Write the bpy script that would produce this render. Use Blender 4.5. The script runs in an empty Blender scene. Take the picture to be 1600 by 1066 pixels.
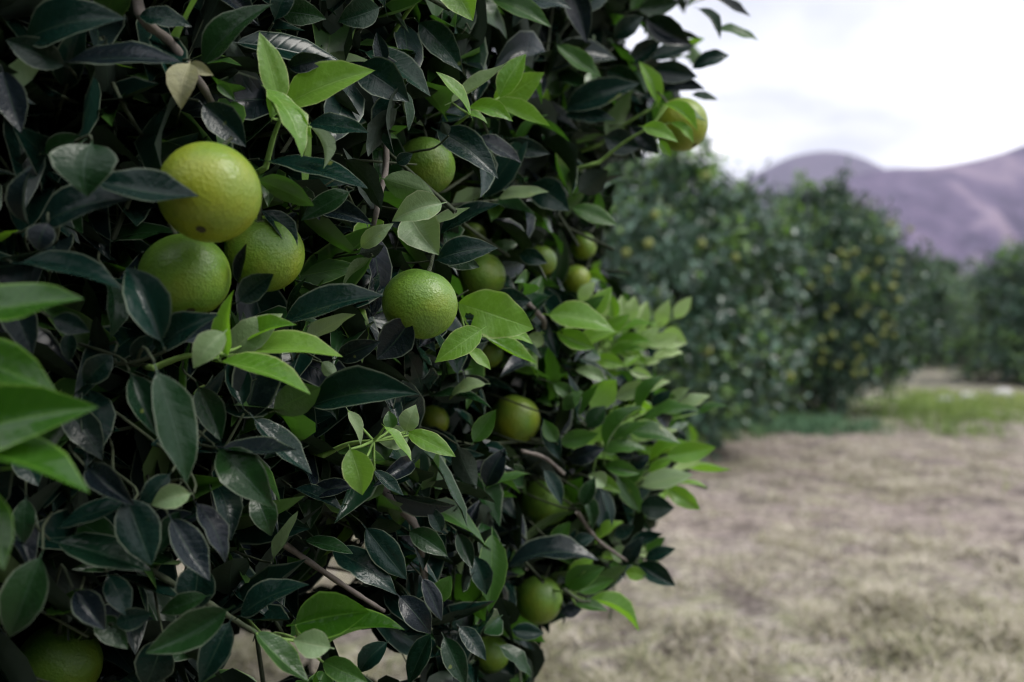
import bpy, bmesh, math, random
import numpy as np
from mathutils import Vector, Matrix

random.seed(7)
RNG = np.random.default_rng(7)
SC = bpy.context.scene
COL = SC.collection

# ------------------------------------------------------------------ camera
CAMH = 1.2
PITCH = math.atan(33 / 1556.0)
FPX = 1556.0
cam_d = bpy.data.cameras.new('camera')
cam = bpy.data.objects.new('camera', cam_d)
COL.objects.link(cam)
cam.location = (0, 0, CAMH)
cam.rotation_euler = (math.pi / 2 - PITCH, 0, 0)
cam_d.sensor_width = 36.0
cam_d.lens = 35.0
cam_d.clip_start = 0.05
cam_d.clip_end = 30000
cam_d.dof.use_dof = True
cam_d.dof.focus_distance = 0.955
cam_d.dof.aperture_fstop = 3.5
SC.camera = cam

# ------------------------------------------------------------------ world, sun, exposure
SUN_EL, SUN_AZ = math.radians(50), math.radians(100)      # azimuth clockwise from +Y: right and a little behind the camera
w = bpy.data.worlds.new('World')
SC.world = w
w.use_nodes = True
nt = w.node_tree
nt.nodes.clear()


def N(tree, typ, **kw):
    n = tree.nodes.new(typ)
    for k, v in kw.items():
        if k in n.inputs.keys():
            n.inputs[k].default_value = v
        else:
            setattr(n, k, v)
    return n


def MATH(tree, op, a, b=None, c=None, clamp=False):
    n = tree.nodes.new('ShaderNodeMath')
    n.operation = op
    n.use_clamp = clamp
    for i, x in enumerate((a, b, c)):
        if x is None:
            continue
        if isinstance(x, (int, float)):
            n.inputs[i].default_value = x
        else:
            tree.links.new(x, n.inputs[i])
    return n.outputs[0]


def MIXC(tree, fac, a, b, blend='MIX'):
    n = tree.nodes.new('ShaderNodeMix')
    n.data_type = 'RGBA'
    n.blend_type = blend
    for i, x in ((0, fac), (6, a), (7, b)):
        if isinstance(x, (int, float)):
            n.inputs[i].default_value = x
        elif isinstance(x, tuple):
            n.inputs[i].default_value = (x + (1,))[:4]
        else:
            tree.links.new(x, n.inputs[i])
    return n.outputs[2]


def RAMP(tree, fac, stops, interp='LINEAR'):
    n = tree.nodes.new('ShaderNodeValToRGB')
    n.color_ramp.interpolation = interp
    e = n.color_ramp.elements
    while len(e) < len(stops):
        e.new(0.5)
    for el, (p, c) in zip(e, stops):
        el.position = p
        el.color = (c + (1,))[:4] if isinstance(c, tuple) else (c, c, c, 1)
    tree.links.new(fac, n.inputs[0])
    return n.outputs[0]


def NOISE(tree, vec, scale, detail=3, rough=0.5, dist=0.0):
    n = tree.nodes.new('ShaderNodeTexNoise')
    n.inputs['Scale'].default_value = scale
    n.inputs['Detail'].default_value = detail
    n.inputs['Roughness'].default_value = rough
    n.inputs['Distortion'].default_value = dist
    if vec is not None:
        tree.links.new(vec, n.inputs['Vector'])
    return n.outputs['Fac']


out = nt.nodes.new('ShaderNodeOutputWorld')
bg = nt.nodes.new('ShaderNodeBackground')
bg.inputs['Strength'].default_value = 0.1
sky = nt.nodes.new('ShaderNodeTexSky')
sky.sky_type = 'NISHITA'
sky.sun_disc = False
sky.sun_elevation = SUN_EL
sky.sun_rotation = SUN_AZ
tc = nt.nodes.new('ShaderNodeTexCoord')
sx = nt.nodes.new('ShaderNodeSeparateXYZ')
nt.links.new(tc.outputs['Generated'], sx.inputs[0])
zz = MATH(nt, 'ADD', MATH(nt, 'MAXIMUM', sx.outputs['Z'], 0.0), 0.22)
cx = nt.nodes.new('ShaderNodeCombineXYZ')
nt.links.new(MATH(nt, 'DIVIDE', sx.outputs['X'], zz), cx.inputs[0])
nt.links.new(MATH(nt, 'DIVIDE', sx.outputs['Y'], zz), cx.inputs[1])
cl = NOISE(nt, cx.outputs[0], 1.1, 5, 0.5, 0.3)
cloud_col = RAMP(nt, cl, [(0.38, (5.2, 5.4, 6.1)), (0.50, (7.6, 7.8, 8.5)), (0.62, (14.0, 13.9, 14.0))])
cover = RAMP(nt, cl, [(0.30, 0.86), (0.46, 1.0)])
nt.links.new(MIXC(nt, cover, sky.outputs[0], cloud_col), bg.inputs['Color'])
nt.links.new(bg.outputs[0], out.inputs['Surface'])

sun_d = bpy.data.lights.new('sun', 'SUN')
sun_d.energy = 1.5
sun_d.angle = math.radians(22)
sun_d.color = (1.0, 0.96, 0.90)
sun = bpy.data.objects.new('sun', sun_d)
COL.objects.link(sun)
sdir = Vector((math.cos(SUN_EL) * math.sin(SUN_AZ), math.cos(SUN_EL) * math.cos(SUN_AZ), math.sin(SUN_EL)))
sun.rotation_euler = sdir.to_track_quat('Z', 'Y').to_euler()
sun.location = (3, -2, 8)

SC.view_settings.view_transform = 'Standard'
SC.view_settings.look = 'None'
SC.view_settings.exposure = 0.80
SC.view_settings.gamma = 1.0
SC.view_settings.use_curve_mapping = False
SC.cycles.max_bounces = 8
SC.cycles.transmission_bounces = 6
SC.cycles.use_denoising = True
SC.cycles.pixel_filter_type = 'BLACKMAN_HARRIS'
SC.cycles.filter_width = 1.15
SC.cycles.caustics_reflective = False
SC.cycles.caustics_refractive = False

# ------------------------------------------------------------------ points seen by the lens
CF = np.array((0, math.cos(PITCH), -math.sin(PITCH)))
CU = np.array((0, math.sin(PITCH), math.cos(PITCH)))
CR = np.array((1.0, 0, 0))
CP = np.array((0, 0, CAMH))


def P(px, py, d):
    return CP + d * (CF + (px - 800) / FPX * CR - (py - 533) / FPX * CU)


def project(p):
    q = p - CP
    d = q @ CF
    ds = np.where(np.abs(d) < 1e-4, 1e-4, d)
    return 800 + FPX * (q @ CR) / ds, 533 - FPX * (q @ CU) / ds, d


def ground_at(px, py):
    r = CF + (px - 800) / FPX * CR - (py - 533) / FPX * CU
    t = -CAMH / r[2]
    return CP + t * r


FX = [-400, -100, 0, 300, 450, 650, 750, 850, 950, 1050, 1150]
FD = [0.62, 0.68, 0.72, 0.78, 0.86, 0.97, 1.08, 1.28, 1.45, 1.58, 1.68]


def front(px):
    return np.interp(px, FX, FD)


# ------------------------------------------------------------------ object helpers
def tag(o, label=None, cat=None, group=None, kind=None):
    for k, v in (('label', label), ('category', cat), ('group', group), ('kind', kind)):
        if v:
            o[k] = v
    return o


def empty(name, loc):
    o = bpy.data.objects.new(name, None)
    o.location = loc
    o.empty_display_size = 0.1
    COL.objects.link(o)
    return o


def mesh_np(name, verts, faces, uvs=None, rnd=None, mi=None, mats=(), smooth=True):
    """faces: (n,k) int array; uvs: (n*k,2); rnd: per-face float"""
    me = bpy.data.meshes.new(name)
    verts = np.asarray(verts, dtype=np.float32)
    faces = np.asarray(faces, dtype=np.int32)
    n, k = faces.shape
    me.vertices.add(len(verts))
    me.vertices.foreach_set('co', verts.ravel())
    me.loops.add(n * k)
    me.loops.foreach_set('vertex_index', faces.ravel())
    me.polygons.add(n)
    me.polygons.foreach_set('loop_start', np.arange(0, n * k, k, dtype=np.int32))
    me.polygons.foreach_set('loop_total', np.full(n, k, dtype=np.int32))
    if smooth:
        me.polygons.foreach_set('use_smooth', np.ones(n, dtype=bool))
    for m in mats:
        me.materials.append(m)
    if mi is not None:
        me.polygons.foreach_set('material_index', np.asarray(mi, dtype=np.int32))
    if uvs is not None:
        l = me.uv_layers.new(name='UVMap')
        l.data.foreach_set('uv', np.asarray(uvs, dtype=np.float32).ravel())
    if rnd is not None:
        a = me.attributes.new('rnd', 'FLOAT', 'FACE')
        a.data.foreach_set('value', np.asarray(rnd, dtype=np.float32))
    me.update()
    me.validate()
    return me


def link(name, me, parent=None, loc=None):
    o = bpy.data.objects.new(name, me)
    COL.objects.link(o)
    if parent:
        o.parent = parent
    if loc is not None:
        o.location = loc
    return o


class Tubes:
    def __init__(s):
        s.v, s.f = [], []

    def add(s, pts, rad, sides=7):
        pts = [np.asarray(p, float) for p in pts]
        base = len(s.v)
        ref = np.array((0.31, 0.17, 0.93))
        for i, p in enumerate(pts):
            t = pts[min(i + 1, len(pts) - 1)] - pts[max(i - 1, 0)]
            t = t / (np.linalg.norm(t) + 1e-9)
            a = np.cross(t, ref)
            if np.linalg.norm(a) < 0.1:
                a = np.cross(t, (1, 0, 0))
            a /= np.linalg.norm(a)
            b = np.cross(t, a)
            r = rad[i] if hasattr(rad, '__len__') else rad
            for k in range(sides):
                th = 2 * math.pi * k / sides
                s.v.append(p + r * (math.cos(th) * a + math.sin(th) * b))
        for i in range(len(pts) - 1):
            for k in range(sides):
                k2 = (k + 1) % sides
                s.f.append((base + i * sides + k, base + i * sides + k2, base + (i + 1) * sides + k2, base + (i + 1) * sides + k))
        tip = base + (len(pts) - 1) * sides
        for e in (base, tip):
            if sides >= 4:
                for k in range(1, sides - 2, 2):
                    s.f.append((e, e + k, e + k + 1, e + min(k + 2, sides - 1)))

    def mesh(s, name, mat, off=(0, 0, 0)):
        me = bpy.data.meshes.new(name)
        o = np.asarray(off)
        me.from_pydata([tuple(v - o) for v in s.v], [], [tuple(dict.fromkeys(f)) for f in s.f if len(set(f)) > 2])
        me.materials.append(mat)
        for p in me.polygons:
            p.use_smooth = True
        me.update()
        return me


def curve_pts(pts, n=8):
    """Catmull-Rom through a few points"""
    p = [np.asarray(q, float) for q in pts]
    p = [2 * p[0] - p[1]] + p + [2 * p[-1] - p[-2]]
    o = []
    for i in range(1, len(p) - 2):
        for k in range(n):
            t = k / n
            o.append(0.5 * (2 * p[i] + (p[i + 1] - p[i - 1]) * t + (2 * p[i - 1] - 5 * p[i] + 4 * p[i + 1] - p[i + 2]) * t * t
                            + (3 * p[i] - p[i - 1] - 3 * p[i + 1] + p[i + 2]) * t ** 3))
    o.append(p[-2])
    return o


# ------------------------------------------------------------------ materials
def new_mat(name):
    m = bpy.data.materials.new(name)
    m.use_nodes = True
    t = m.node_tree
    t.nodes.clear()
    o = t.nodes.new('ShaderNodeOutputMaterial')
    return m, t, o


def leaf_mat(name, top_a, top_b, under, rib, edge, trans, rough, tcol, dust=0.25, bump=0.25, simple=False, mottle=0.0, coat=0.0, spec=0.36, tints=None, veins=0.07):
    m, t, o = new_mat(name)
    geo = t.nodes.new('ShaderNodeNewGeometry')
    oi = t.nodes.new('ShaderNodeObjectInfo')
    at = t.nodes.new('ShaderNodeAttribute')
    at.attribute_name = 'rnd'
    r = MATH(t, 'FRACT', MATH(t, 'ADD', oi.outputs['Random'], at.outputs['Fac']))
    uv = t.nodes.new('ShaderNodeUVMap')
    s = t.nodes.new('ShaderNodeSeparateXYZ')
    t.links.new(uv.outputs[0], s.inputs[0])
    u, v = s.outputs[0], s.outputs[1]
    av = MATH(t, 'ABSOLUTE', MATH(t, 'MULTIPLY_ADD', v, 2.0, -1.0))
    col = MIXC(t, MATH(t, 'POWER', r, 2.2) if simple else r, top_a, top_b)
    r2 = MATH(t, 'FRACT', MATH(t, 'MULTIPLY', r, 7.31))
    col = MIXC(t, MATH(t, 'MULTIPLY', r2, 0.35), col, tuple(c * 0.55 for c in top_a))
    if tints:
        r3 = MATH(t, 'FRACT', MATH(t, 'MULTIPLY', r, 13.7))
        col = MIXC(t, RAMP(t, r3, [(0.62, 0.0), (0.80, 0.9)]), col, tints[0])
        r4 = MATH(t, 'FRACT', MATH(t, 'MULTIPLY', r, 29.3))
        col = MIXC(t, RAMP(t, r4, [(0.66, 0.0), (0.86, 0.9)]), col, tints[1])
    tco = t.nodes.new('ShaderNodeTexCoord')
    if not simple:
        ofs = t.nodes.new('ShaderNodeVectorMath')
        ofs.operation = 'MULTIPLY_ADD'
        cmb = t.nodes.new('ShaderNodeCombineXYZ')
        for i in range(3):
            t.links.new(MATH(t, 'MULTIPLY', r, 19.7 + 7 * i), cmb.inputs[i])
        ofs.inputs[1].default_value = (1, 1, 1)
        t.links.new(tco.outputs['Object'], ofs.inputs[0])
        t.links.new(cmb.outputs[0], ofs.inputs[2])
        pv = ofs.outputs[0]
        # cloudy wax bloom and dust specks
        n1 = NOISE(t, pv, 4.0, 4, 0.6)
        d1 = RAMP(t, n1, [(0.45, 0.0), (0.75, 1.0)])
        col = MIXC(t, MATH(t, 'MULTIPLY', d1, dust), col, (0.16, 0.17, 0.16))
        n2 = NOISE(t, pv, 42.0, 2, 0.5)
        d2 = RAMP(t, n2, [(0.70, 0.0), (0.76, 1.0)])
        col = MIXC(t, MATH(t, 'MULTIPLY', d2, dust * 0.9), col, (0.30, 0.30, 0.27))
        if mottle:
            n3 = RAMP(t, NOISE(t, pv, 2.6, 3, 0.6), [(0.60, 0.0), (0.70, 1.0)])
            col = MIXC(t, MATH(t, 'MULTIPLY', n3, mottle), col, (0.30, 0.30, 0.06))
        # yellow-green blotch on a few leaves
        n4 = RAMP(t, NOISE(t, pv, 3.1, 1, 0.5), [(0.775, 0.0), (0.80, 1.0)])
        col = MIXC(t, MATH(t, 'MULTIPLY', n4, 0.35), col, (0.22, 0.26, 0.05))
        # veins
        vein = MATH(t, 'SINE', MATH(t, 'MULTIPLY', MATH(t, 'SUBTRACT', u, MATH(t, 'MULTIPLY', av, 0.16)), 62.0))
        vh = MATH(t, 'POWER', MATH(t, 'MULTIPLY_ADD', vein, 0.5, 0.5), 6.0)
        col = MIXC(t, MATH(t, 'MULTIPLY', vh, veins), col, rib)
        ribm = RAMP(t, av, [(0.020, 1.0), (0.055, 0.0)])
        col = MIXC(t, MATH(t, 'MULTIPLY', ribm, 0.6), col, rib)
        em = RAMP(t, av, [(0.90, 0.0), (0.97, 1.0)])
        col = MIXC(t, MATH(t, 'MULTIPLY', em, 0.75), col, edge)
    ucol = MIXC(t, r, under, tuple(c * 0.72 for c in under))
    if not simple:
        ucol = MIXC(t, MATH(t, 'MULTIPLY', ribm, 0.5), ucol, rib)
    colf = MIXC(t, geo.outputs['Backfacing'], col, ucol)
    b = t.nodes.new('ShaderNodeBsdfPrincipled')
    t.links.new(colf, b.inputs['Base Color'])
    rr = MATH(t, 'MULTIPLY_ADD', geo.outputs['Backfacing'], 0.25, rough)
    if not simple:
        rr = MATH(t, 'ADD', rr, MATH(t, 'MULTIPLY', d1, 0.12))
    t.links.new(rr, b.inputs['Roughness'])
    b.inputs['Specular IOR Level'].default_value = spec
    b.inputs['Coat Weight'].default_value = coat
    b.inputs['Coat Roughness'].default_value = 0.25
    tr = t.nodes.new('ShaderNodeBsdfTranslucent')
    tr.inputs['Color'].default_value = tcol + (1,)
    mx = t.nodes.new('ShaderNodeMixShader')
    mx.inputs[0].default_value = trans
    if not simple:
        bp = t.nodes.new('ShaderNodeBump')
        bp.inputs['Strength'].default_value = bump
        bp.inputs['Distance'].default_value = 0.004
        hh = MATH(t, 'ADD', MATH(t, 'MULTIPLY', vh, -0.10), MATH(t, 'MULTIPLY', ribm, -0.8))
        hh = MATH(t, 'ADD', hh, MATH(t, 'MULTIPLY', NOISE(t, pv, 9.0, 3, 0.5), 1.3))
        hh = MATH(t, 'ADD', hh, MATH(t, 'MULTIPLY', n2, 0.25))
        t.links.new(hh, bp.inputs['Height'])
        t.links.new(bp.outputs[0], b.inputs['Normal'])
    t.links.new(b.outputs[0], mx.inputs[1])
    t.links.new(tr.outputs[0], mx.inputs[2])
    t.links.new(mx.outputs[0], o.inputs['Surface'])
    return m


M_MATURE = leaf_mat('mature_leaf', (0.0025, 0.015, 0.0105), (0.006, 0.026, 0.019), (0.028, 0.042, 0.030), (0.030, 0.055, 0.035), (0.14, 0.17, 0.12), 0.03, 0.22, (0.03, 0.08, 0.01), dust=0.015, bump=0.2, spec=0.22, tints=((0.010, 0.034, 0.008), (0.006, 0.009, 0.014)))
M_MEDIUM = leaf_mat('green_leaf', (0.022, 0.070, 0.012), (0.050, 0.125, 0.025), (0.08, 0.13, 0.05), (0.09, 0.18, 0.04), (0.16, 0.26, 0.07), 0.20, 0.30, (0.10, 0.30, 0.02), dust=0.04, bump=0.2)
M_YOUNG = leaf_mat('young_leaf', (0.085, 0.215, 0.020), (0.175, 0.33, 0.050), (0.20, 0.36, 0.08), (0.26, 0.43, 0.11), (0.42, 0.50, 0.20), 0.34, 0.28, (0.30, 0.64, 0.03), dust=0.03, bump=0.25, mottle=0.15, veins=.16)
M_LIGHT = leaf_mat('light_leaf', (0.46, 0.60, 0.28), (0.54, 0.66, 0.38), (0.30, 0.42, 0.18), (0.38, 0.50, 0.22), (0.45, 0.55, 0.3), 0.36, 0.30, (0.40, 0.68, 0.12), dust=0.03, bump=0.25)  # pale new leaves, lightened further: sky sheen put into the colour
M_PALE = leaf_mat('pale_leaf', (0.20, 0.29, 0.13), (0.16, 0.25, 0.12), (0.22, 0.29, 0.18), (0.28, 0.34, 0.18), (0.34, 0.38, 0.24), 0.22, 0.42, (0.26, 0.42, 0.09), dust=0.10, bump=0.2, mottle=0.15)
M_GLOSSY = leaf_mat('glossy_leaf', (0.017, 0.066, 0.005), (0.027, 0.086, 0.008), (0.08, 0.15, 0.04), (0.10, 0.22, 0.03), (0.16, 0.30, 0.05), 0.20, 0.22, (0.12, 0.38, 0.01), dust=0.02, bump=0.2, spec=0.45)
M_DRY = leaf_mat('withered_leaf', (0.30, 0.31, 0.17), (0.33, 0.30, 0.17), (0.30, 0.29, 0.18), (0.36, 0.34, 0.2), (0.3, 0.27, 0.16), 0.15, 0.6, (0.3, 0.3, 0.1), dust=0.3, mottle=0.2)
M_FAR = leaf_mat('far_leaf', (0.018, 0.056, 0.034), (0.125, 0.225, 0.155), (0.05, 0.085, 0.05), (0, 0, 0), (0, 0, 0), 0.10, 0.22, (0.08, 0.18, 0.03), simple=True, spec=0.5)
M_FAR_YOUNG_GLINT = leaf_mat('far_young_glint_leaf', (0.17, 0.29, 0.08), (0.27, 0.38, 0.17), (0.24, 0.34, 0.15), (0, 0, 0), (0, 0, 0), 0.3, 0.25, (0.25, 0.5, 0.05), simple=True)
LEAFM = {'d': M_MATURE, 'm': M_MEDIUM, 'y': M_YOUNG, 'p': M_PALE, 'g': M_GLOSSY, 'l': M_LIGHT, 'x': M_DRY}


def bark_mat(name, a, b, scale):
    m, t, o = new_mat(name)
    tco = t.nodes.new('ShaderNodeTexCoord')
    n = NOISE(t, tco.outputs['Object'], scale, 5, 0.65)
    col = MIXC(t, RAMP(t, n, [(0.35, 0.0), (0.65, 1.0)]), a, b)
    p = t.nodes.new('ShaderNodeBsdfPrincipled')
    t.links.new(col, p.inputs['Base Color'])
    p.inputs['Roughness'].default_value = 0.85
    bp = t.nodes.new('ShaderNodeBump')
    bp.inputs['Strength'].default_value = 0.6
    bp.inputs['Distance'].default_value = 0.004
    t.links.new(n, bp.inputs['Height'])
    t.links.new(bp.outputs[0], p.inputs['Normal'])
    t.links.new(p.outputs[0], o.inputs['Surface'])
    return m


M_BARK = bark_mat('bark', (0.09, 0.075, 0.065), (0.19, 0.165, 0.145), 30)
M_TWIG = bark_mat('green_twig', (0.030, 0.042, 0.020), (0.06, 0.075, 0.038), 60)
M_SHOOT = bark_mat('young_twig', (0.14, 0.24, 0.05), (0.18, 0.30, 0.07), 60)


def orange_mat():
    m, t, o = new_mat('green_orange_peel')
    tco = t.nodes.new('ShaderNodeTexCoord')
    oi = t.nodes.new('ShaderNodeObjectInfo')
    ofs = t.nodes.new('ShaderNodeVectorMath')
    ofs.operation = 'ADD'
    cmb = t.nodes.new('ShaderNodeCombineXYZ')
    for i in range(3):
        t.links.new(MATH(t, 'MULTIPLY', oi.outputs['Random'], 31.0 + 11 * i), cmb.inputs[i])
    t.links.new(tco.outputs['Object'], ofs.inputs[0])
    t.links.new(cmb.outputs[0], ofs.inputs[1])
    pv = ofs.outputs[0]
    sc = t.nodes.new('ShaderNodeSeparateColor')
    t.links.new(oi.outputs['Color'], sc.inputs[0])
    s = t.nodes.new('ShaderNodeSeparateXYZ')
    t.links.new(tco.outputs['Object'], s.inputs[0])
    n = NOISE(t, pv, 1.7, 3, 0.5)
    ripe = MATH(t, 'ADD', sc.outputs[0], MATH(t, 'MULTIPLY', MATH(t, 'SUBTRACT', n, 0.5), 1.3))
    ripe = MATH(t, 'ADD', ripe, MATH(t, 'MULTIPLY', s.outputs[2], -0.35))
    col = RAMP(t, ripe, [(0.05, (0.052, 0.130, 0.018)), (0.45, (0.118, 0.222, 0.024)), (0.95, (0.225, 0.265, 0.016))])
    # oil-gland pores
    vo = t.nodes.new('ShaderNodeTexVoronoi')
    vo.inputs['Scale'].default_value = 38.0
    vo.inputs['Randomness'].default_value = 0.9
    t.links.new(pv, vo.inputs['Vector'])
    pore = RAMP(t, vo.outputs['Distance'], [(0.0, 1.0), (0.45, 0.0)])
    col = MIXC(t, MATH(t, 'MULTIPLY', pore, 0.22), col, (0.30, 0.42, 0.09))
    n2 = RAMP(t, NOISE(t, pv, 16.0, 3, 0.6), [(0.66, 0.0), (0.72, 1.0)])
    col = MIXC(t, MATH(t, 'MULTIPLY', n2, 0.18), col, (0.20, 0.19, 0.06))
    p = t.nodes.new('ShaderNodeBsdfPrincipled')
    t.links.new(col, p.inputs['Base Color'])
    p.inputs['Roughness'].default_value = 0.40
    p.inputs['Specular IOR Level'].default_value = 0.45
    p.inputs['Subsurface Weight'].default_value = 0.12
    p.inputs['Subsurface Radius'].default_value = (0.4, 0.5, 0.1)
    p.inputs['Subsurface Scale'].default_value = 0.004
    bp = t.nodes.new('ShaderNodeBump')
    bp.inputs['Strength'].default_value = 0.45
    bp.inputs['Distance'].default_value = 0.0010
    vo2 = t.nodes.new('ShaderNodeTexVoronoi')
    vo2.feature = 'SMOOTH_F1'
    vo2.inputs['Scale'].default_value = 24.0
    t.links.new(pv, vo2.inputs['Vector'])
    h = MATH(t, 'ADD', MATH(t, 'MULTIPLY', vo.outputs['Distance'], 0.5), vo2.outputs['Distance'])
    h = MATH(t, 'ADD', h, MATH(t, 'MULTIPLY', NOISE(t, pv, 5.0, 3, 0.5), 1.5))
    t.links.new(h, bp.inputs['Height'])
    t.links.new(bp.outputs[0], p.inputs['Normal'])
    t.links.new(p.outputs[0], o.inputs['Surface'])
    return m


M_ORANGE = orange_mat()


def plain_mat(name, col, rough=0.7, var=0.3, scale=40):
    m, t, o = new_mat(name)
    tco = t.nodes.new('ShaderNodeTexCoord')
    n = NOISE(t, tco.outputs['Object'], scale, 4, 0.6)
    c = MIXC(t, n, tuple(x * (1 - var) for x in col), tuple(x * (1 + var) for x in col))
    p = t.nodes.new('ShaderNodeBsdfPrincipled')
    t.links.new(c, p.inputs['Base Color'])
    p.inputs['Roughness'].default_value = rough
    t.links.new(p.outputs[0], o.inputs['Surface'])
    return m


M_SCAR = plain_mat('blossom_scar', (0.05, 0.045, 0.02), 0.8)
M_CALYX = plain_mat('calyx', (0.10, 0.14, 0.05), 0.6)
M_FARFRUIT = plain_mat('far_orange_peel', (0.165, 0.195, 0.032), 0.42, 0.4, 12)
M_ROCK = plain_mat('pale_rock', (0.42, 0.41, 0.40), 0.85, 0.35, 3)


def ground_mat():
    m, t, o = new_mat('dry_ground')
    geo = t.nodes.new('ShaderNodeNewGeometry')
    pos = geo.outputs['Position']
    s = t.nodes.new('ShaderNodeSeparateXYZ')
    t.links.new(pos, s.inputs[0])
    fine = NOISE(t, pos, 28.0, 5, 0.65)
    mid = NOISE(t, pos, 5.5, 4, 0.6, 0.4)
    big = NOISE(t, pos, 0.9, 4, 0.55)
    straw = RAMP(t, fine, [(0.34, (0.055, 0.045, 0.040)), (0.47, (0.20, 0.172, 0.15)), (0.58, (0.36, 0.325, 0.285)), (0.74, (0.52, 0.48, 0.42))])
    green = RAMP(t, fine, [(0.3, (0.12, 0.13, 0.065)), (0.7, (0.44, 0.44, 0.28))])
    soil = RAMP(t, fine, [(0.34, (0.11, 0.085, 0.078)), (0.5, (0.27, 0.22, 0.20)), (0.7, (0.46, 0.39, 0.35))])
    c = MIXC(t, RAMP(t, mid, [(0.44, 0.0), (0.60, 0.85)]), straw, green)
    # bare purplish soil between the mown strip and the tree row
    y = s.outputs[1]
    band = MATH(t, 'MULTIPLY', RAMP(t, MATH(t, 'MULTIPLY', y, 0.05), [(0.17, 0.0), (0.29, 1.0), (0.50, 1.0), (0.58, 0.0)]), 0.85)
    bn = MATH(t, 'MULTIPLY', band, RAMP(t, big, [(0.30, 0.35), (0.55, 1.0)]))
    c = MIXC(t, bn, c, soil)
    dk = RAMP(t, NOISE(t, pos, 3.4, 4, 0.65), [(0.38, 1.0), (0.50, 0.0)])
    c = MIXC(t, MATH(t, 'MULTIPLY', dk, 0.75), c, (0.085, 0.068, 0.060))
    p = t.nodes.new('ShaderNodeBsdfPrincipled')
    t.links.new(c, p.inputs['Base Color'])
    p.inputs['Roughness'].default_value = 0.95
    p.inputs['Specular IOR Level'].default_value = 0.15
    bp = t.nodes.new('ShaderNodeBump')
    bp.inputs['Strength'].default_value = 0.8
    bp.inputs['Distance'].default_value = 0.03
    t.links.new(MATH(t, 'ADD', fine, MATH(t, 'MULTIPLY', mid, 2.0)), bp.inputs['Height'])
    t.links.new(bp.outputs[0], p.inputs['Normal'])
    t.links.new(p.outputs[0], o.inputs['Surface'])
    return m


def blade_mat(name, stops):
    m, t, o = new_mat(name)
    at = t.nodes.new('ShaderNodeAttribute')
    at.attribute_name = 'rnd'
    c = RAMP(t, at.outputs['Fac'], stops)
    p = t.nodes.new('ShaderNodeBsdfPrincipled')
    t.links.new(c, p.inputs['Base Color'])
    p.inputs['Roughness'].default_value = 0.75
    p.inputs['Specular IOR Level'].default_value = 0.25
    tr = t.nodes.new('ShaderNodeBsdfTranslucent')
    t.links.new(c, tr.inputs['Color'])
    mx = t.nodes.new('ShaderNodeMixShader')
    mx.inputs[0].default_value = 0.25
    t.links.new(p.outputs[0], mx.inputs[1])
    t.links.new(tr.outputs[0], mx.inputs[2])
    t.links.new(mx.outputs[0], o.inputs['Surface'])
    return m


def hill_mat(name, a, b, c3, scale):
    m, t, o = new_mat(name)
    geo = t.nodes.new('ShaderNodeNewGeometry')
    s = t.nodes.new('ShaderNodeSeparateXYZ')
    t.links.new(geo.outputs['Position'], s.inputs[0])
    mp = t.nodes.new('ShaderNodeMapping')
    mp.inputs['Scale'].default_value = (1.0, 0.5, 0.55)
    mp.inputs['Rotation'].default_value = (0, 0.5, 0)
    t.links.new(geo.outputs['Position'], mp.inputs['Vector'])
    n = NOISE(t, mp.outputs[0], scale, 6, 0.62, 1.2)
    col = RAMP(t, n, [(0.36, a), (0.50, b), (0.64, c3)])  # streaked tones put the shade of folds and gullies into the slope colour
    p = t.nodes.new('ShaderNodeBsdfPrincipled')
    t.links.new(col, p.inputs['Base Color'])
    p.inputs['Roughness'].default_value = 0.95
    p.inputs['Specular IOR Level'].default_value = 0.1
    t.links.new(p.outputs[0], o.inputs['Surface'])
    return m


# ------------------------------------------------------------------ ground, hills, haze
def gh(x, y):
    """gentle unevenness of the orchard floor"""
    return (0.018 * np.sin(x * 5.1 + 1.7 * np.sin(y * 2.3)) * np.sin(y * 4.3 + x) + 0.012 * np.sin(x * 11.7 + y * 3.1 + 2 * np.sin(y * 1.7))
            + 0.010 * np.sin(y * 13.3 - x * 6.1)) * np.clip((40 - np.hypot(x, y)) / 20, 0, 1)


def axis(lo, hi, step, far):
    a = [*np.arange(lo, hi + 1e-6, step)]
    s = step
    while a[-1] < far:
        s *= 1.35
        a.append(a[-1] + s)
    s = step
    while a[0] > -far:
        s *= 1.35
        a.insert(0, a[0] - s)
    return np.array(a)


gx, gy = axis(-3, 9, 0.07, 9000), axis(0.5, 16, 0.07, 9000)
X, Y = np.meshgrid(gx, gy)
Z = gh(X, Y)
nx, ny = len(gx), len(gy)
idx = np.arange(nx * ny).reshape(ny, nx)
F = np.stack([idx[:-1, :-1], idx[:-1, 1:], idx[1:, 1:], idx[1:, :-1]], -1).reshape(-1, 4)
ground = link('ground', mesh_np('ground', np.stack([X, Y, Z], -1).reshape(-1, 3), F, mats=[ground_mat()]))
tag(ground, 'dry trampled orchard floor of straw and bare soil', kind='structure')


def ridge_line(px, pts):
    return np.interp(px, [p[0] for p in pts], [p[1] for p in pts])


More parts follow.
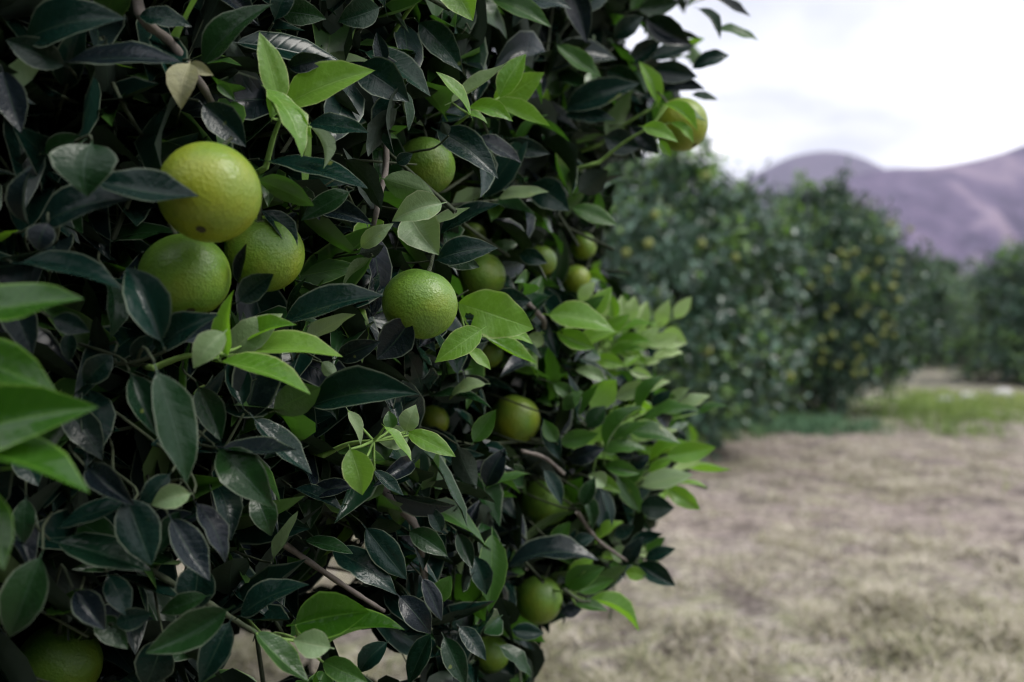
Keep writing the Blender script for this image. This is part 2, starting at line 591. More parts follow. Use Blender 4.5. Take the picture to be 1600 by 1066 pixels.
def hill(name, dist, depth, pts, px0, px1, mat, label, seed, base_y=505):
    n = 420
    pxs = np.linspace(px0, px1, n)
    ry = ridge_line(pxs, pts)
    k = np.ones(7) / 7
    ry = np.convolve(np.pad(ry, 3, mode='edge'), k, 'valid')
    rows = 46
    V = []
    rs = np.random.default_rng(seed)
    ph = rs.uniform(0, 6.28, 12)
    for j in range(rows):
        f = j / (rows - 1)
        s = f / 0.8 if f < 0.8 else 1.0
        prof = (s ** 1.25) * (0.85 + 0.15 * math.sin(s * math.pi / 2)) if f <= 0.8 else 1.0 - ((f - 0.8) / 0.2) * 0.8
        d = dist - depth * (1 - f / 0.8) if f < 0.8 else dist + depth * 0.6 * (f - 0.8) / 0.2
        hgt = (500 - ry) / FPX * dist
        gl = np.zeros(n)
        for i in range(6):
            gl += (1 - 2 * np.abs(np.sin(pxs / (150 / (1 + i * 0.8)) + ph[i] + 2.2 * s * math.sin(ph[i]) + 0.5 * np.sin(pxs / 73 + s * 4)))) / (1 + i * 0.8)
        z = hgt * prof + gl * 0.13 * hgt * math.sin(min(s, 1) * math.pi) * (1 if f < 0.8 else 0)
        x = (pxs - 800) / FPX * d
        V.append(np.stack([x, np.full(n, d), z - 3], -1))
    V = np.concatenate(V)
    ix = np.arange(n * rows).reshape(rows, n)
    Fh = np.stack([ix[:-1, :-1], ix[:-1, 1:], ix[1:, 1:], ix[1:, :-1]], -1).reshape(-1, 4)
    o = link(name, mesh_np(name, V, Fh, mats=[mat]))
    tag(o, label, kind='structure')


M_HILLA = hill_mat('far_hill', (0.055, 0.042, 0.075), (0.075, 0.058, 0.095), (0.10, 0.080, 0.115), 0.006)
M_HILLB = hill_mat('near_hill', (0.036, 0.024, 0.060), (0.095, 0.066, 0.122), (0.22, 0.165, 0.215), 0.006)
hill('hill', 3400, 1200, [(-1500, 420), (300, 380), (700, 400), (1000, 330), (1120, 292), (1165, 280), (1215, 250), (1255, 236), (1315, 234), (1345, 243), (1378, 262), (1420, 285), (1500, 300), (1700, 320), (2300, 260), (3600, 330)],
     -1500, 3600, M_HILLA, 'purple rounded hill beyond the orchard, farther ridge', 3)
hill('hill', 2400, 1100, [(-1500, 470), (600, 470), (1000, 430), (1150, 360), (1260, 310), (1330, 272), (1380, 259), (1415, 262), (1450, 262), (1480, 258), (1515, 248), (1545, 246), (1570, 236), (1600, 222), (1700, 190), (1850, 175), (2100, 215), (2600, 260), (3600, 380)],
     -1500, 3600, M_HILLB, 'bare pinkish brown mountain slope rising to the right edge', 5)

# haze
bmh = bmesh.new()
bmesh.ops.create_cube(bmh, size=1.0)
bmesh.ops.scale(bmh, vec=(18400, 18400, 640), verts=bmh.verts)
bmesh.ops.translate(bmh, vec=(0, 0, 316), verts=bmh.verts)
hm = bpy.data.meshes.new('haze')
bmh.to_mesh(hm)
bmh.free()
mh, th, oh = new_mat('haze_air')
vol = th.nodes.new('ShaderNodeVolumePrincipled')
vol.inputs['Color'].default_value = (0.78, 0.78, 0.98, 1)
vol.inputs['Density'].default_value = 0.00012
vol.inputs['Anisotropy'].default_value = 0.2
th.links.new(vol.outputs[0], oh.inputs['Volume'])
hm.materials.append(mh)
haze = link('haze', hm)
tag(haze, 'thin lavender haze in the air towards the hills', kind='stuff')


# ------------------------------------------------------------------ leaf shapes
def leaf_shape(nu, nv, fold=0.3, arch=0.06, sickle=0.0, wave=0.01, cup=0.0, twist=0.0, blunt=0.0, seed=0, petiole=True):
    """one leaf along +x, length 1, width 0.45, upper side +z; base and tip on the x axis"""
    rs = np.random.default_rng(seed)
    us = (1 - np.cos(np.linspace(0, math.pi, nu + 1))) / 2
    us[0], us[-1] = 0.004, 0.998
    a, b = 0.76, 1.10 - 0.35 * blunt
    pk = a / (a + b)
    wu = us ** a * (1 - us) ** b / (pk ** a * (1 - pk) ** b)
    wu = wu * (1 + 0.03 * np.sin(us * 23 + rs.uniform(0, 6)))
    if petiole:
        us = np.concatenate([[-0.11], us])
        wu = np.concatenate([[0.035], wu])
        wu[1] = 0.045
    vs = np.linspace(-1, 1, nv + 1)
    U, Vv = np.meshgrid(us, vs, indexing='ij')
    W = wu[:, None] * np.ones_like(Vv)
    y = Vv * W * 0.225
    uc = np.clip(U, 0, 1)
    z = fold * np.abs(y) + arch * 4 * uc * (1 - uc) - arch * 4 * np.clip(-U, 0, 1)
    z += wave * np.abs(Vv) ** 2 * np.sin(uc * rs.uniform(9, 15) + rs.uniform(0, 6) + (Vv > 0) * rs.uniform(0, 6)) * np.minimum(W * 1.5, 1)
    z -= cup * np.abs(Vv) ** 3 * W
    ang = twist * (uc - 0.5)
    y2 = y * np.cos(ang) - z * np.sin(ang) * 0.0
    z = z + y * np.sin(ang)
    y = y2 + sickle * 4 * uc * (1 - uc)
    Vt = np.stack([U, y, z], -1).reshape(-1, 3)
    nr, nc = U.shape
    ix = np.arange(nr * nc).reshape(nr, nc)
    Fq = np.stack([ix[:-1, :-1], ix[1:, :-1], ix[1:, 1:], ix[:-1, 1:]], -1).reshape(-1, 4)
    uvv = np.stack([uc, Vv * 0.5 + 0.5], -1).reshape(-1, 2)
    return Vt, Fq, uvv


VARS = [dict(fold=.42, arch=.06), dict(fold=.65, arch=.10, sickle=.02), dict(fold=.30, arch=.04, wave=.025), dict(fold=.5, arch=-.05, wave=.02),
        dict(fold=.95, arch=.13, sickle=-.03), dict(fold=.4, arch=.16, wave=.025, twist=.6), dict(fold=.35, arch=.07, twist=-.7, sickle=.03),
        dict(fold=.5, arch=.03, cup=.06, blunt=.2), dict(fold=.22, arch=.12, wave=.03, blunt=.1), dict(fold=.75, arch=-.08, sickle=.03)]
HI = [leaf_shape(14, 6, seed=i, **v) for i, v in enumerate(VARS)]
MID = [leaf_shape(7, 4, seed=i, **v) for i, v in enumerate(VARS)]
LO = [leaf_shape(4, 2, seed=i, petiole=False, **v) for i, v in enumerate(VARS)]
VLO = [leaf_shape(2, 2, seed=i, petiole=False, fold=v['fold'], arch=v['arch']) for i, v in enumerate(VARS)]
HIMESH = {}
BITE = .20


def hi_mesh(var, kind):
    k = (var, kind)
    if k not in HIMESH:
        if var == -1:          # a leaf with a caterpillar bite out of one margin
            Vt, Fq, uvv = leaf_shape(34, 18, fold=.2, arch=.12, wave=.03, blunt=.3, seed=8)
            c = uvv[Fq].mean(1)
            hole = ((c[:, 0] - .19) / .055) ** 2 + ((c[:, 1] - BITE) / .16) ** 2 < 1
            Fq = Fq[~hole]
        else:
            Vt, Fq, uvv = HI[var]
        HIMESH[k] = mesh_np('leaf_blade', Vt, Fq, uvs=uvv[Fq.ravel()], mats=[LEAFM[kind]])
    return HIMESH[k]


def norm(a):
    return a / (np.linalg.norm(a, axis=-1, keepdims=True) + 1e-12)


# ------------------------------------------------------------------ the near tree
TREE = np.array((-1.3, 2.4, 0.0))
tree = empty('citrus_tree', tuple(TREE))
tag(tree, 'large dark green orange tree filling the left half, nearest to the viewer', 'tree', 'orange trees of the orchard')

# (shoot, kind, depth offset, base x, base y, tip x, tip y, width, flags); kind d mature, m green, y young, p pale, x withered; flag u = underside towards the viewer
LEAVES = [
 # shoot a
 ('a', 'y', -.01, 437, 165, 405, 50, 46, ''), ('a', 'y', -.02, 446, 164, 586, 110, 60, ''), ('a', 'y', -.05, 418, 140, 472, 246, 44, ''),
 ('a', 'y', -.05, 440, 172, 488, 215, 34, 'c'), ('a', 'p', -.04, 487, 200, 505, 264, 23, 'u'), ('a', 'y', -.01, 425, 185, 415, 130, 24, 'u'),
 # shoot b
 ('b', 'y', -.02, 735, 180, 681, 112, 22, 's'), ('b', 'p', .0, 706, 160, 793, 98, 25, ''), ('b', 'y', -.02, 780, 152, 822, 84, 36, ''),
 ('b', 'y', .02, 772, 165, 851, 113, 46, ''), ('b', 'y', -.01, 733, 167, 802, 190, 29, ''), ('b', 'y', -.02, 768, 160, 860, 197, 30, ''), ('b', 'y', -.02, 730, 176, 762, 194, 12, ''),
 # shoot c
 ('c', 'y', -.03, 355, 555, 366, 452, 29, ''), ('c', 'p', .0, 350, 556, 442, 490, 50, ''), ('c', 'p', -.04, 350, 520, 302, 576, 42, 'k'),
 ('c', 'y', -.04, 372, 552, 536, 558, 42, ''), ('c', 'y', -.06, 345, 566, 486, 617, 44, ''), ('c', 'y', -.02, 388, 536, 464, 508, 26, ''), ('c', 'y', -.02, 340, 560, 310, 530, 26, ''),
 # shoot e
 ('e', 'y', -.04, 716, 474, 834, 514, 72, 'e'), ('e', 'y', -.05, 752, 515, 679, 567, 42, ''), ('e', 'y', -.03, 732, 545, 767, 578, 20, ''),
 ('e', 'y', -.05, 755, 518, 833, 538, 32, 'c'), ('e', 'y', -.05, 757, 526, 839, 568, 24, ''),
 # shoot f
 ('f', 'y', -.03, 637, 676, 712, 714, 33, ''), ('f', 'y', -.04, 601, 667, 643, 721, 19, ''), ('f', 'p', .0, 634, 674, 650, 632, 32, ''),
 ('f', 'm', .0, 612, 670, 607, 642, 22, ''), ('f', 'p', .02, 640, 680, 590, 690, 38, ''), ('f', 'p', .0, 544, 642, 563, 698, 18, ''),
 ('f', 'y', -.05, 547, 702, 566, 774, 48, ''), ('f', 'd', -.02, 585, 736, 631, 775, 22, ''), ('f', 'y', -.03, 570, 720, 545, 708, 10, ''),
 # bright near leaves at the left edge
 ('m', 'g', -.10, -70, 500, 132, 467, 60, 'b'), ('m', 'g', -.08, -85, 550, 91, 617, 76, 'b'), ('m', 'g', -.10, -100, 690, 155, 636, 104, 'b'),
 ('m', 'g', -.12, -90, 700, 141, 771, 64, 'b'), ('m', 'g', -.10, -45, 760, 6, 892, 62, 'b'),
 # top
 ('t', 'y', -.04, 688, -45, 739, 33, 60, ''), ('', 'd', .0, 780, 8, 894, 14, 34, ''), ('', 'm', .02, 770, 0, 862, 43, 36, ''), ('', 'd', .0, 888, -20, 917, 69, 40, ''),
 ('', 'd', .03, 655, 36, 723, 113, 46, ''), ('', 'd', .03, 592, 12, 528, 34, 46, ''), ('', 'd', .05, 572, 82, 673, 151, 46, ''), ('', 'd', .02, 634, 135, 617, 244, 30, ''),
 ('', 'd', .02, 634, 142, 638, 205, 18, ''), ('', 'd', .0, 484, 194, 577, 208, 36, ''), ('', 'd', -.03, 420, 252, 575, 295, 38, ''), ('', 'm', -.02, 404, 282, 491, 322, 38, 'u'),
 ('', 'd', .0, 684, 205, 779, 280, 50, ''), ('', 'm', .03, 872, 72, 940, 121, 32, ''), ('v', 'y', -.02, 1028, 162, 998, 96, 28, ''), ('', 'd', .02, 885, 172, 1000, 130, 46, ''),
 ('', 'd', .05, 884, 180, 962, 188, 30, ''), ('', 'm', -.06, 1122, 45, 1186, 64, 16, ''), ('', 'd', -.05, 1118, -4, 1174, 26, 17, ''), ('', 'd', -.04, 1090, 14, 1125, 62, 20, ''),
 ('', 'd', .05, 998, 14, 1062, 4, 30, ''), ('', 'd', .06, 1018, 92, 1086, 70, 28, ''), ('', 'd', .04, 1036, 140, 1102, 140, 24, ''), ('', 'd', .06, 985, 100, 1035, 60, 30, ''), ('', 'd', .05, 960, 60, 1005, 25, 30, ''), ('', 'd', .05, 950, 110, 1010, 150, 34, ''),
 ('', 'd', -.03, 1082, 107, 1140, 87, 26, ''), ('', 'd', -.05, 1082, 148, 1122, 156, 13, ''), ('', 'd', .0, 1010, 30, 1080, 70, 40, ''), ('', 'd', .0, 1020, 110, 1090, 120, 34, ''),
 ('w', 'y', -.22, 1038, 164, 1090, 206, 20, ''), ('w', 'y', -.23, 1004, 198, 1060, 223, 24, ''), ('w', 'y', -.23, 1048, 192, 1084, 224, 16, ''), ('w', 'y', -.20, 1030, 220, 1049, 245, 15, ''), ('w', 'p', -.22, 1045, 162, 1105, 190, 14, ''),
 ('', 'd', .0, 985, 200, 1030, 240, 30, ''), ('', 'd', .03, 945, 215, 1000, 232, 42, ''), ('', 'm', .05, 955, 230, 990, 140, 34, 'u'),
 # top left
 ('', 'd', .0, 42, 62, 199, 30, 66, ''), ('', 'd', -.01, 108, 96, 282, 97, 42, ''), ('', 'd', .02, 100, 102, 8, 62, 46, ''), ('', 'd', .0, 318, 98, 428, 6, 46, ''),
 ('', 'x', .01, 296, 100, 283, 172, 46, 'k'), ('', 'x', .01, 296, 100, 334, 118, 20, ''), ('', 'd', -.01, 318, 164, 385, 230, 50, ''), ('', 'm', .02, 340, 132, 368, 158, 16, ''), ('', 'd', .01, 4, 112, 33, 208, 46, ''),
 ('', 'd', -.04, 143, 226, 137, 308, 94, 'k'), ('', 'd', -.05, 155, 284, 312, 307, 54, ''), ('', 'd', .0, 45, 350, 51, 257, 28, ''), ('', 'd', -.02, 62, 352, 228, 310, 60, ''),
 ('', 'd', .02, 70, 238, 138, 216, 34, ''), ('', 'd', .03, 218, 25, 300, 42, 34, ''), ('', 'd', .02, 430, 30, 458, -30, 34, ''), ('', 'd', .03, 440, 20, 510, 30, 40, ''),
 ('', 'd', .0, 452, 105, 515, 92, 30, ''), ('', 'd', .03, 560, 105, 640, 160, 60, ''), ('', 'd', .02, 620, 170, 575, 245, 34, 'u'), ('', 'd', .03, 600, 100, 588, 50, 24, ''),
 # left middle
 ('', 'd', -.02, 33, 412, 191, 453, 50, ''), ('', 'd', -.03, 74, 350, 60, 393, 42, 'k'), ('', 'd', .0, 84, 498, 141, 519, 34, ''), ('', 'd', -.03, 252, 532, 197, 417, 64, ''),
 ('', 'd', .0, 240, 562, 342, 492, 54, ''), ('', 'd', -.05, 246, 583, 292, 757, 70, ''), ('', 'd', .0, 206, 588, 245, 681, 46, ''), ('', 'd', .02, 175, 555, 130, 600, 40, ''),
 ('', 'd', .02, 205, 560, 262, 520, 30, ''), ('', 'd', .02, 5, 455, 50, 560, 50, ''), ('', 'd', .0, 310, 605, 345, 690, 44, ''), ('', 'd', .02, 100, 640, 160, 720, 50, ''),
 ('', 'd', .03, 165, 430, 172, 530, 36, ''), ('', 'd', .03, 108, 520, 108, 566, 24, ''), ('', 'd', .0, 372, 440, 385, 380, 20, ''), ('', 'd', -.02, 375, 470, 428, 428, 40, ''),
 # centre
 ('', 'd', -.04, 444, 506, 601, 462, 50, ''), ('', 'p', -.01, 476, 535, 556, 491, 28, 'u'), ('', 'd', -.01, 528, 560, 596, 533, 34, ''), ('', 'p', -.02, 503, 566, 527, 589, 22, 'u'),
 ('', 'd', -.06, 488, 634, 656, 616, 64, ''), ('', 'm', -.01, 428, 642, 501, 606, 52, 'u'), ('', 'p', .0, 564, 386, 615, 349, 28, ''), ('', 'd', .01, 562, 396, 600, 384, 24, 'u'),
 ('', 'p', -.02, 640, 336, 686, 399, 66, 'k'), ('', 'p', -.03, 690, 318, 612, 346, 46, 'k'), ('', 'd', -.03, 683, 406, 779, 388, 44, ''), ('', 'd', .01, 688, 366, 782, 319, 32, ''),
 ('', 'p', .02, 668, 354, 735, 324, 18, ''), ('', 'd', .0, 640, 500, 588, 562, 56, ''), ('', 'm', .02, 578, 404, 533, 456, 16, 'u'), ('', 'p', .12, 758, 600, 701, 626, 20, ''),
 ('', 'd', .03, 455, 500, 480, 432, 18, ''), ('', 'd', .02, 470, 500, 520, 442, 24, ''), ('', 'd', .01, 690, 400, 750, 418, 30, ''), ('', 'd', .0, 540, 250, 596, 330, 40, 'u'),
 ('', 'd', -.01, 545, 300, 470, 345, 36, ''), ('', 'd', .02, 488, 315, 500, 345, 16, ''), ('', 'm', .0, 600, 280, 680, 305, 44, 'u'), ('', 'd', .0, 620, 255, 645, 240, 20, ''),
 ('', 'd', .0, 500, 330, 583, 352, 34, ''), ('', 'd', .02, 410, 330, 462, 402, 34, ''), ('', 'd', .02, 700, 210, 690, 190, 16, 'u'), ('', 'd', .02, 790, 225, 860, 240, 30, ''),
 ('', 'd', .02, 745, 215, 815, 255, 30, ''), ('', 'p', .06, 780, 310, 858, 300, 24, ''), ('', 'd', .03, 770, 470, 830, 470, 40, ''), ('', 'm', .03, 895, 325, 965, 352, 30, ''),
 ('', 'd', .02, 812, 398, 856, 412, 26, ''), ('', 'd', .02, 830, 290, 890, 330, 50, ''), ('', 'd', .0, 905, 300, 950, 265, 40, 'u'),
 # lower left
 ('', 'd', -.04, 343, 704, 428, 794, 64, ''), ('', 'd', -.01, 398, 772, 424, 838, 42, ''), ('', 'd', -.05, 350, 700, 465, 703, 32, ''), ('', 'd', -.02, 398, 656, 488, 742, 44, ''),
 ('', 'p', -.03, 297, 772, 236, 790, 38, ''), ('', 'd', -.02, 264, 742, 216, 791, 36, ''), ('', 'd', -.02, 138, 732, 211, 791, 42, ''), ('', 'd', -.03, 198, 780, 237, 884, 66, ''),
 ('', 'd', -.01, 280, 800, 242, 868, 32, ''), ('', 'd', -.03, 268, 812, 328, 908, 52, ''), ('', 'd', -.02, 308, 788, 352, 880, 38, ''), ('', 'd', .0, 197, 788, 87, 826, 38, ''),
 ('', 'd', -.01, 92, 848, 236, 892, 58, ''), ('', 'd', -.02, 62, 872, 14, 997, 66, ''), ('', 'd', -.03, 354, 954, 226, 1021, 56, ''), ('', 'd', -.02, 358, 974, 312, 1070, 46, ''),
 ('', 'd', .0, 322, 932, 250, 958, 34, ''), ('', 'd', -.01, 182, 975, 238, 958, 34, ''), ('', 'd', -.02, 376, 962, 484, 914, 42, ''), ('', 'd', .01, 30, 700, 60, 760, 44, ''),
 ('', 'd', .01, 40, 780, 38, 850, 34, ''), ('', 'd', -.01, 118, 925, 165, 985, 44, ''), ('', 'd', .0, 150, 965, 200, 1015, 40, ''),
 ('', 'd', .0, 170, 900, 200, 965, 40, ''), ('', 'd', .02, 310, 880, 300, 960, 60, ''), ('', 'd', .02, 252, 1000, 225, 1075, 60, ''),
 ('h', 'g', -.06, 462, 976, 578, 956, 72, ''), ('h', 'g', -.07, 512, 1006, 633, 985, 32, 's'), ('h', 'p', -.08, 516, 1012, 458, 1000, 44, ''), ('h', 'm', -.05, 400, 990, 483, 1066, 42, ''), ('h', 'm', -.06, 505, 1035, 576, 1068, 36, ''),
 # lower middle
 ('', 'd', .03, 572, 826, 636, 906, 46, ''), ('', 'd', .05, 478, 844, 552, 866, 24, ''), ('', 'd', .05, 462, 764, 536, 799, 28, ''), ('', 'd', .04, 624, 932, 673, 991, 42, ''),
 ('', 'd', .05, 604, 1004, 560, 1052, 34, ''), ('', 'd', .05, 672, 992, 638, 1070, 36, ''), ('', 'd', .04, 694, 996, 728, 1072, 36, ''), ('', 'd', .02, 718, 980, 760, 1033, 30, ''),
 ('', 'm', .03, 428, 872, 466, 798, 22, 'u'), ('', 'd', .05, 520, 860, 620, 930, 50, ''), ('', 'd', .06, 660, 905, 690, 970, 30, ''), ('', 'm', .05, 680, 940, 705, 900, 30, ''),
 ('', 'd', .06, 715, 700, 745, 765, 38, 'u'), ('', 'd', .06, 760, 760, 790, 700, 36, ''), ('', 'd', .05, 715, 835, 738, 890, 26, ''), ('', 'd', .06, 740, 870, 760, 930, 34, ''),
 ('', 'd', .03, 790, 889, 936, 876, 42, ''), ('', 'd', .05, 640, 830, 700, 870, 36, ''), ('', 'd', .05, 480, 780, 560, 760, 30, ''), ('', 'd', .04, 780, 1010, 830, 1060, 26, ''),
 ('', 'd', .04, 800, 985, 850, 990, 26, ''), ('', 'm', .05, 740, 690, 775, 640, 30, ''), ('', 'd', .05, 690, 830, 668, 790, 24, ''),
 # right-hand sprays
 ('j', 'y', -.02, 858, 492, 962, 520, 44, 's'), ('j', 'y', .02, 898, 552, 968, 518, 28, ''), ('j', 'y', .02, 918, 500, 956, 448, 30, ''), ('j', 'm', .03, 900, 500, 945, 462, 24, ''), ('j', 'y', .0, 870, 520, 930, 545, 30, ''),
 ('k', 'l', .25, 975, 522, 972, 460, 32, ''), ('k', 'l', .25, 998, 522, 1012, 470, 26, ''), ('k', 'l', .22, 1030, 512, 1046, 468, 24, ''), ('k', 'l', .2, 1054, 497, 1081, 463, 22, ''), ('k', 'l', .2, 1034, 522, 1074, 536, 36, 'k'),
 ('k', 'y', .22, 952, 518, 1025, 508, 24, ''), ('k', 'y', .22, 960, 545, 1020, 535, 24, ''), ('k', 'l', .22, 990, 548, 1030, 512, 24, ''), ('k', 'y', .22, 950, 560, 1010, 548, 20, ''), ('k', 'l', .22, 1005, 570, 1032, 565, 12, ''),
 ('k', 'l', .18, 940, 500, 935, 452, 26, ''), ('k', 'l', .18, 985, 500, 992, 462, 22, ''), ('k', 'l', .16, 1012, 540, 1062, 522, 24, ''), ('k', 'y', .16, 935, 530, 985, 490, 26, ''), ('k', 'l', .2, 1020, 560, 1068, 552, 18, ''),
 ('k', 'y', .14, 930, 560, 978, 572, 24, ''), ('k', 'l', .14, 985, 580, 1020, 590, 16, ''), ('k', 'y', .2, 960, 500, 950, 455, 24, ''), ('k', 'l', .1, 905, 470, 930, 440, 22, ''), ('k', 'l', .1, 845, 520, 830, 545, 26, 'u'),
 ('n', 'y', -.01, 955, 668, 1010, 640, 20, ''), ('n', 'l', .03, 1000, 690, 1060, 672, 18, ''), ('n', 'y', .02, 930, 690, 965, 655, 24, ''), ('n', 'l', .03, 1010, 615, 1048, 596, 18, ''), ('q', 'y', .02, 1015, 722, 1075, 690, 22, ''), ('q', 'l', .03, 1050, 738, 1100, 722, 16, ''),
 ('n', 'm', -.01, 960, 690, 1020, 660, 22, ''), ('n', 'm', .02, 905, 650, 935, 600, 20, ''), ('', 'm', .0, 880, 640, 910, 610, 22, ''), ('', 'm', .02, 865, 600, 905, 625, 22, ''),
 ('', 'p', .05, 899, 578, 949, 599, 22, ''), ('n', 'y', .0, 923, 637, 963, 593, 42, 'u'), ('', 'd', .02, 895, 668, 887, 584, 17, ''), ('', 'd', .02, 918, 668, 946, 634, 30, ''),
 ('n', 'm', -.05, 948, 700, 1004, 634, 26, ''), ('n', 'm', -.06, 1000, 642, 1041, 586, 24, ''), ('n', 'm', -.02, 1004, 656, 1094, 642, 23, ''), ('n', 'm', -.02, 984, 674, 1064, 694, 30, ''),
 ('n', 'p', .02, 1058, 641, 1110, 618, 22, ''), ('n', 'm', .02, 1090, 646, 1142, 636, 14, ''), ('n', 'p', .04, 1044, 626, 1078, 606, 18, ''), ('n', 'p', .03, 963, 622, 1021, 600, 26, ''), ('n', 'd', .02, 1020, 640, 1050, 610, 22, ''),
 ('', 'm', .0, 876, 692, 935, 678, 28, ''), ('', 'd', .0, 890, 720, 945, 700, 30, ''), ('', 'd', .02, 850, 660, 876, 720, 28, ''), ('', 'd', .0, 955, 700, 1000, 712, 24, ''), ('n', 'm', .0, 940, 705, 1010, 702, 24, ''),
 ('q', 'y', .0, 1042, 714, 1119, 699, 34, ''), ('q', 'p', -.03, 1002, 760, 1083, 742, 34, ''), ('q', 'y', -.02, 1038, 760, 1094, 797, 28, ''), ('q', 'd', -.02, 1000, 792, 1054, 794, 38, ''),
 ('q', 'y', .0, 1064, 756, 1106, 763, 9, ''), ('q', 'y', .03, 1070, 730, 1143, 734, 11, ''), ('q', 'y', .02, 1014, 738, 1051, 718, 18, ''), ('q', 'm', .0, 965, 742, 1001, 801, 30, ''), ('', 'p', .0, 946, 758, 919, 742, 26, 'k'),
 ('', 'd', -.02, 937, 764, 956, 823, 18, ''), ('', 'd', -.02, 910, 790, 930, 745, 24, ''), ('', 'd', .0, 985, 730, 1015, 712, 24, ''), ('q', 'm', .02, 975, 755, 1010, 725, 24, ''),
 ('r', 'd', -.04, 974, 882, 1006, 838, 26, ''), ('r', 'd', -.04, 1008, 874, 1056, 857, 22, ''), ('r', 'd', -.03, 984, 852, 1036, 834, 22, ''), ('r', 'd', -.05, 998, 882, 1056, 916, 32, ''), ('r', 'y', -.02, 978, 894, 1012, 901, 22, ''),
 ('r', 'd', -.02, 960, 838, 992, 822, 22, ''), ('r', 'p', .0, 955, 862, 985, 870, 26, ''), ('r', 'm', .0, 1010, 862, 1040, 840, 20, ''),
 ('', 'm', .0, 884, 915, 946, 886, 36, ''), ('', 'm', -.01, 924, 928, 981, 884, 30, 'u'), ('z', 'y', -.03, 920, 938, 999, 988, 24, ''), ('', 'd', .02, 878, 956, 909, 953, 22, ''),
 ('r', 'y', .02, 930, 850, 975, 815, 22, ''), ('r', 'l', .03, 985, 862, 1030, 882, 18, ''), ('r', 'y', .02, 940, 870, 985, 862, 20, ''), ('z', 'm', .0, 905, 925, 960, 905, 26, ''), ('z', 'y', .01, 890, 900, 930, 872, 22, ''), ('z', 'm', .0, 900, 945, 950, 955, 20, ''),
 ('n', 'y', .02, 900, 700, 940, 672, 24, ''), ('n', 'm', .0, 945, 728, 1000, 740, 24, ''), ('n', 'y', .03, 925, 745, 970, 770, 22, ''), ('', 'm', .02, 870, 690, 850, 655, 24, ''),
 ('', 'd', .02, 850, 735, 878, 790, 24, ''), ('', 'd', .02, 905, 770, 925, 830, 24, ''), ('', 'd', .02, 895, 850, 930, 840, 22, ''), ('', 'm', .03, 862, 850, 892, 815, 24, ''),
]

ORANGES = [  # px, py, diameter px, depth, ripeness, tilt, label
 (327, 301, 160, .76, .74, (2.75, .10), 'big yellow-green orange, topmost of the cluster of three'),
 (289, 432, 140, .825, .42, (.5, .3), 'darker green orange, lower left one of the cluster of three'),
 (414, 397, 126, .885, .60, (.4, -.3), 'shaded yellow-green orange behind the biggest one, right one of the cluster of three'),
 (656, 475, 118, .975, .45, (.25, .1), 'sharp pale green orange with dimpled peel, hanging alone beside a bright leaf spray'),
 (664, 260, 93, 1.13, .38, (.3, .2), 'half-hidden green orange behind a hanging dark leaf, above the pale folded leaves'),
 (752, 432, 77, 1.32, .52, (.3, .0), 'green orange behind the bright spray, just right of the sharp orange'),
 (763, 552, 48, 1.38, .60, (.4, .2), 'small green orange tucked below the bright leaf spray'),
 (805, 655, 79, 1.42, .72, (.3, -.2), 'round yellow-green orange hanging alone in a dark gap right of centre'),
 (677, 657, 51, 1.36, .75, (.3, .2), 'small yellowish orange behind the thin bright sprig'),
 (900, 437, 47, 1.72, .80, (.2, .1), 'small blurred yellow-green orange, lower one of a pair near the edge'),
 (911, 385, 43, 1.78, .60, (.2, .1), 'small blurred green orange, upper one of a pair near the edge'),
 (845, 408, 50, 1.55, .62, (.2, .3), 'blurred green orange half behind a leaf, left of the small pair'),
 (842, 937, 75, 1.46, .50, (.2, .2), 'dim green orange hanging under a long dark leaf near the bottom'),
 (852, 785, 80, 1.52, .38, (.2, .2), 'shadowy green orange behind crossing leaves, low on the right'),
 (1065, 195, 84, 1.46, .85, (.5, .3), 'yellow-green orange with bright leaves across it, outlined by the sky'),
 (766, 1022, 60, 1.42, .55, (.2, .2), 'dim green orange at the bottom edge behind pointed dark leaves'),
 (93, 1037, 126, .86, .45, (.3, .3), 'big shaded green orange in the bottom corner'),
 (2, 955, 76, .92, .42, (.3, .3), 'dark green orange cut off by the picture edge, above the corner one'),
 (263, 8, 62, 1.02, .25, (.2, .3), 'very dark green orange at the top edge beside a bare branch'),
 (737, 370, 46, 1.40, .55, (.2, .3), 'pale green orange peeking over a dark leaf above the sharp orange'),
 (198, 704, 50, 1.00, .62, (.2, .3), 'yellow-green orange mostly hidden behind dark leaves low in the shade'),
 (722, 306, 48, 1.38, .50, (.2, .3), 'olive green orange lost in shade, below the half-hidden one'),
]

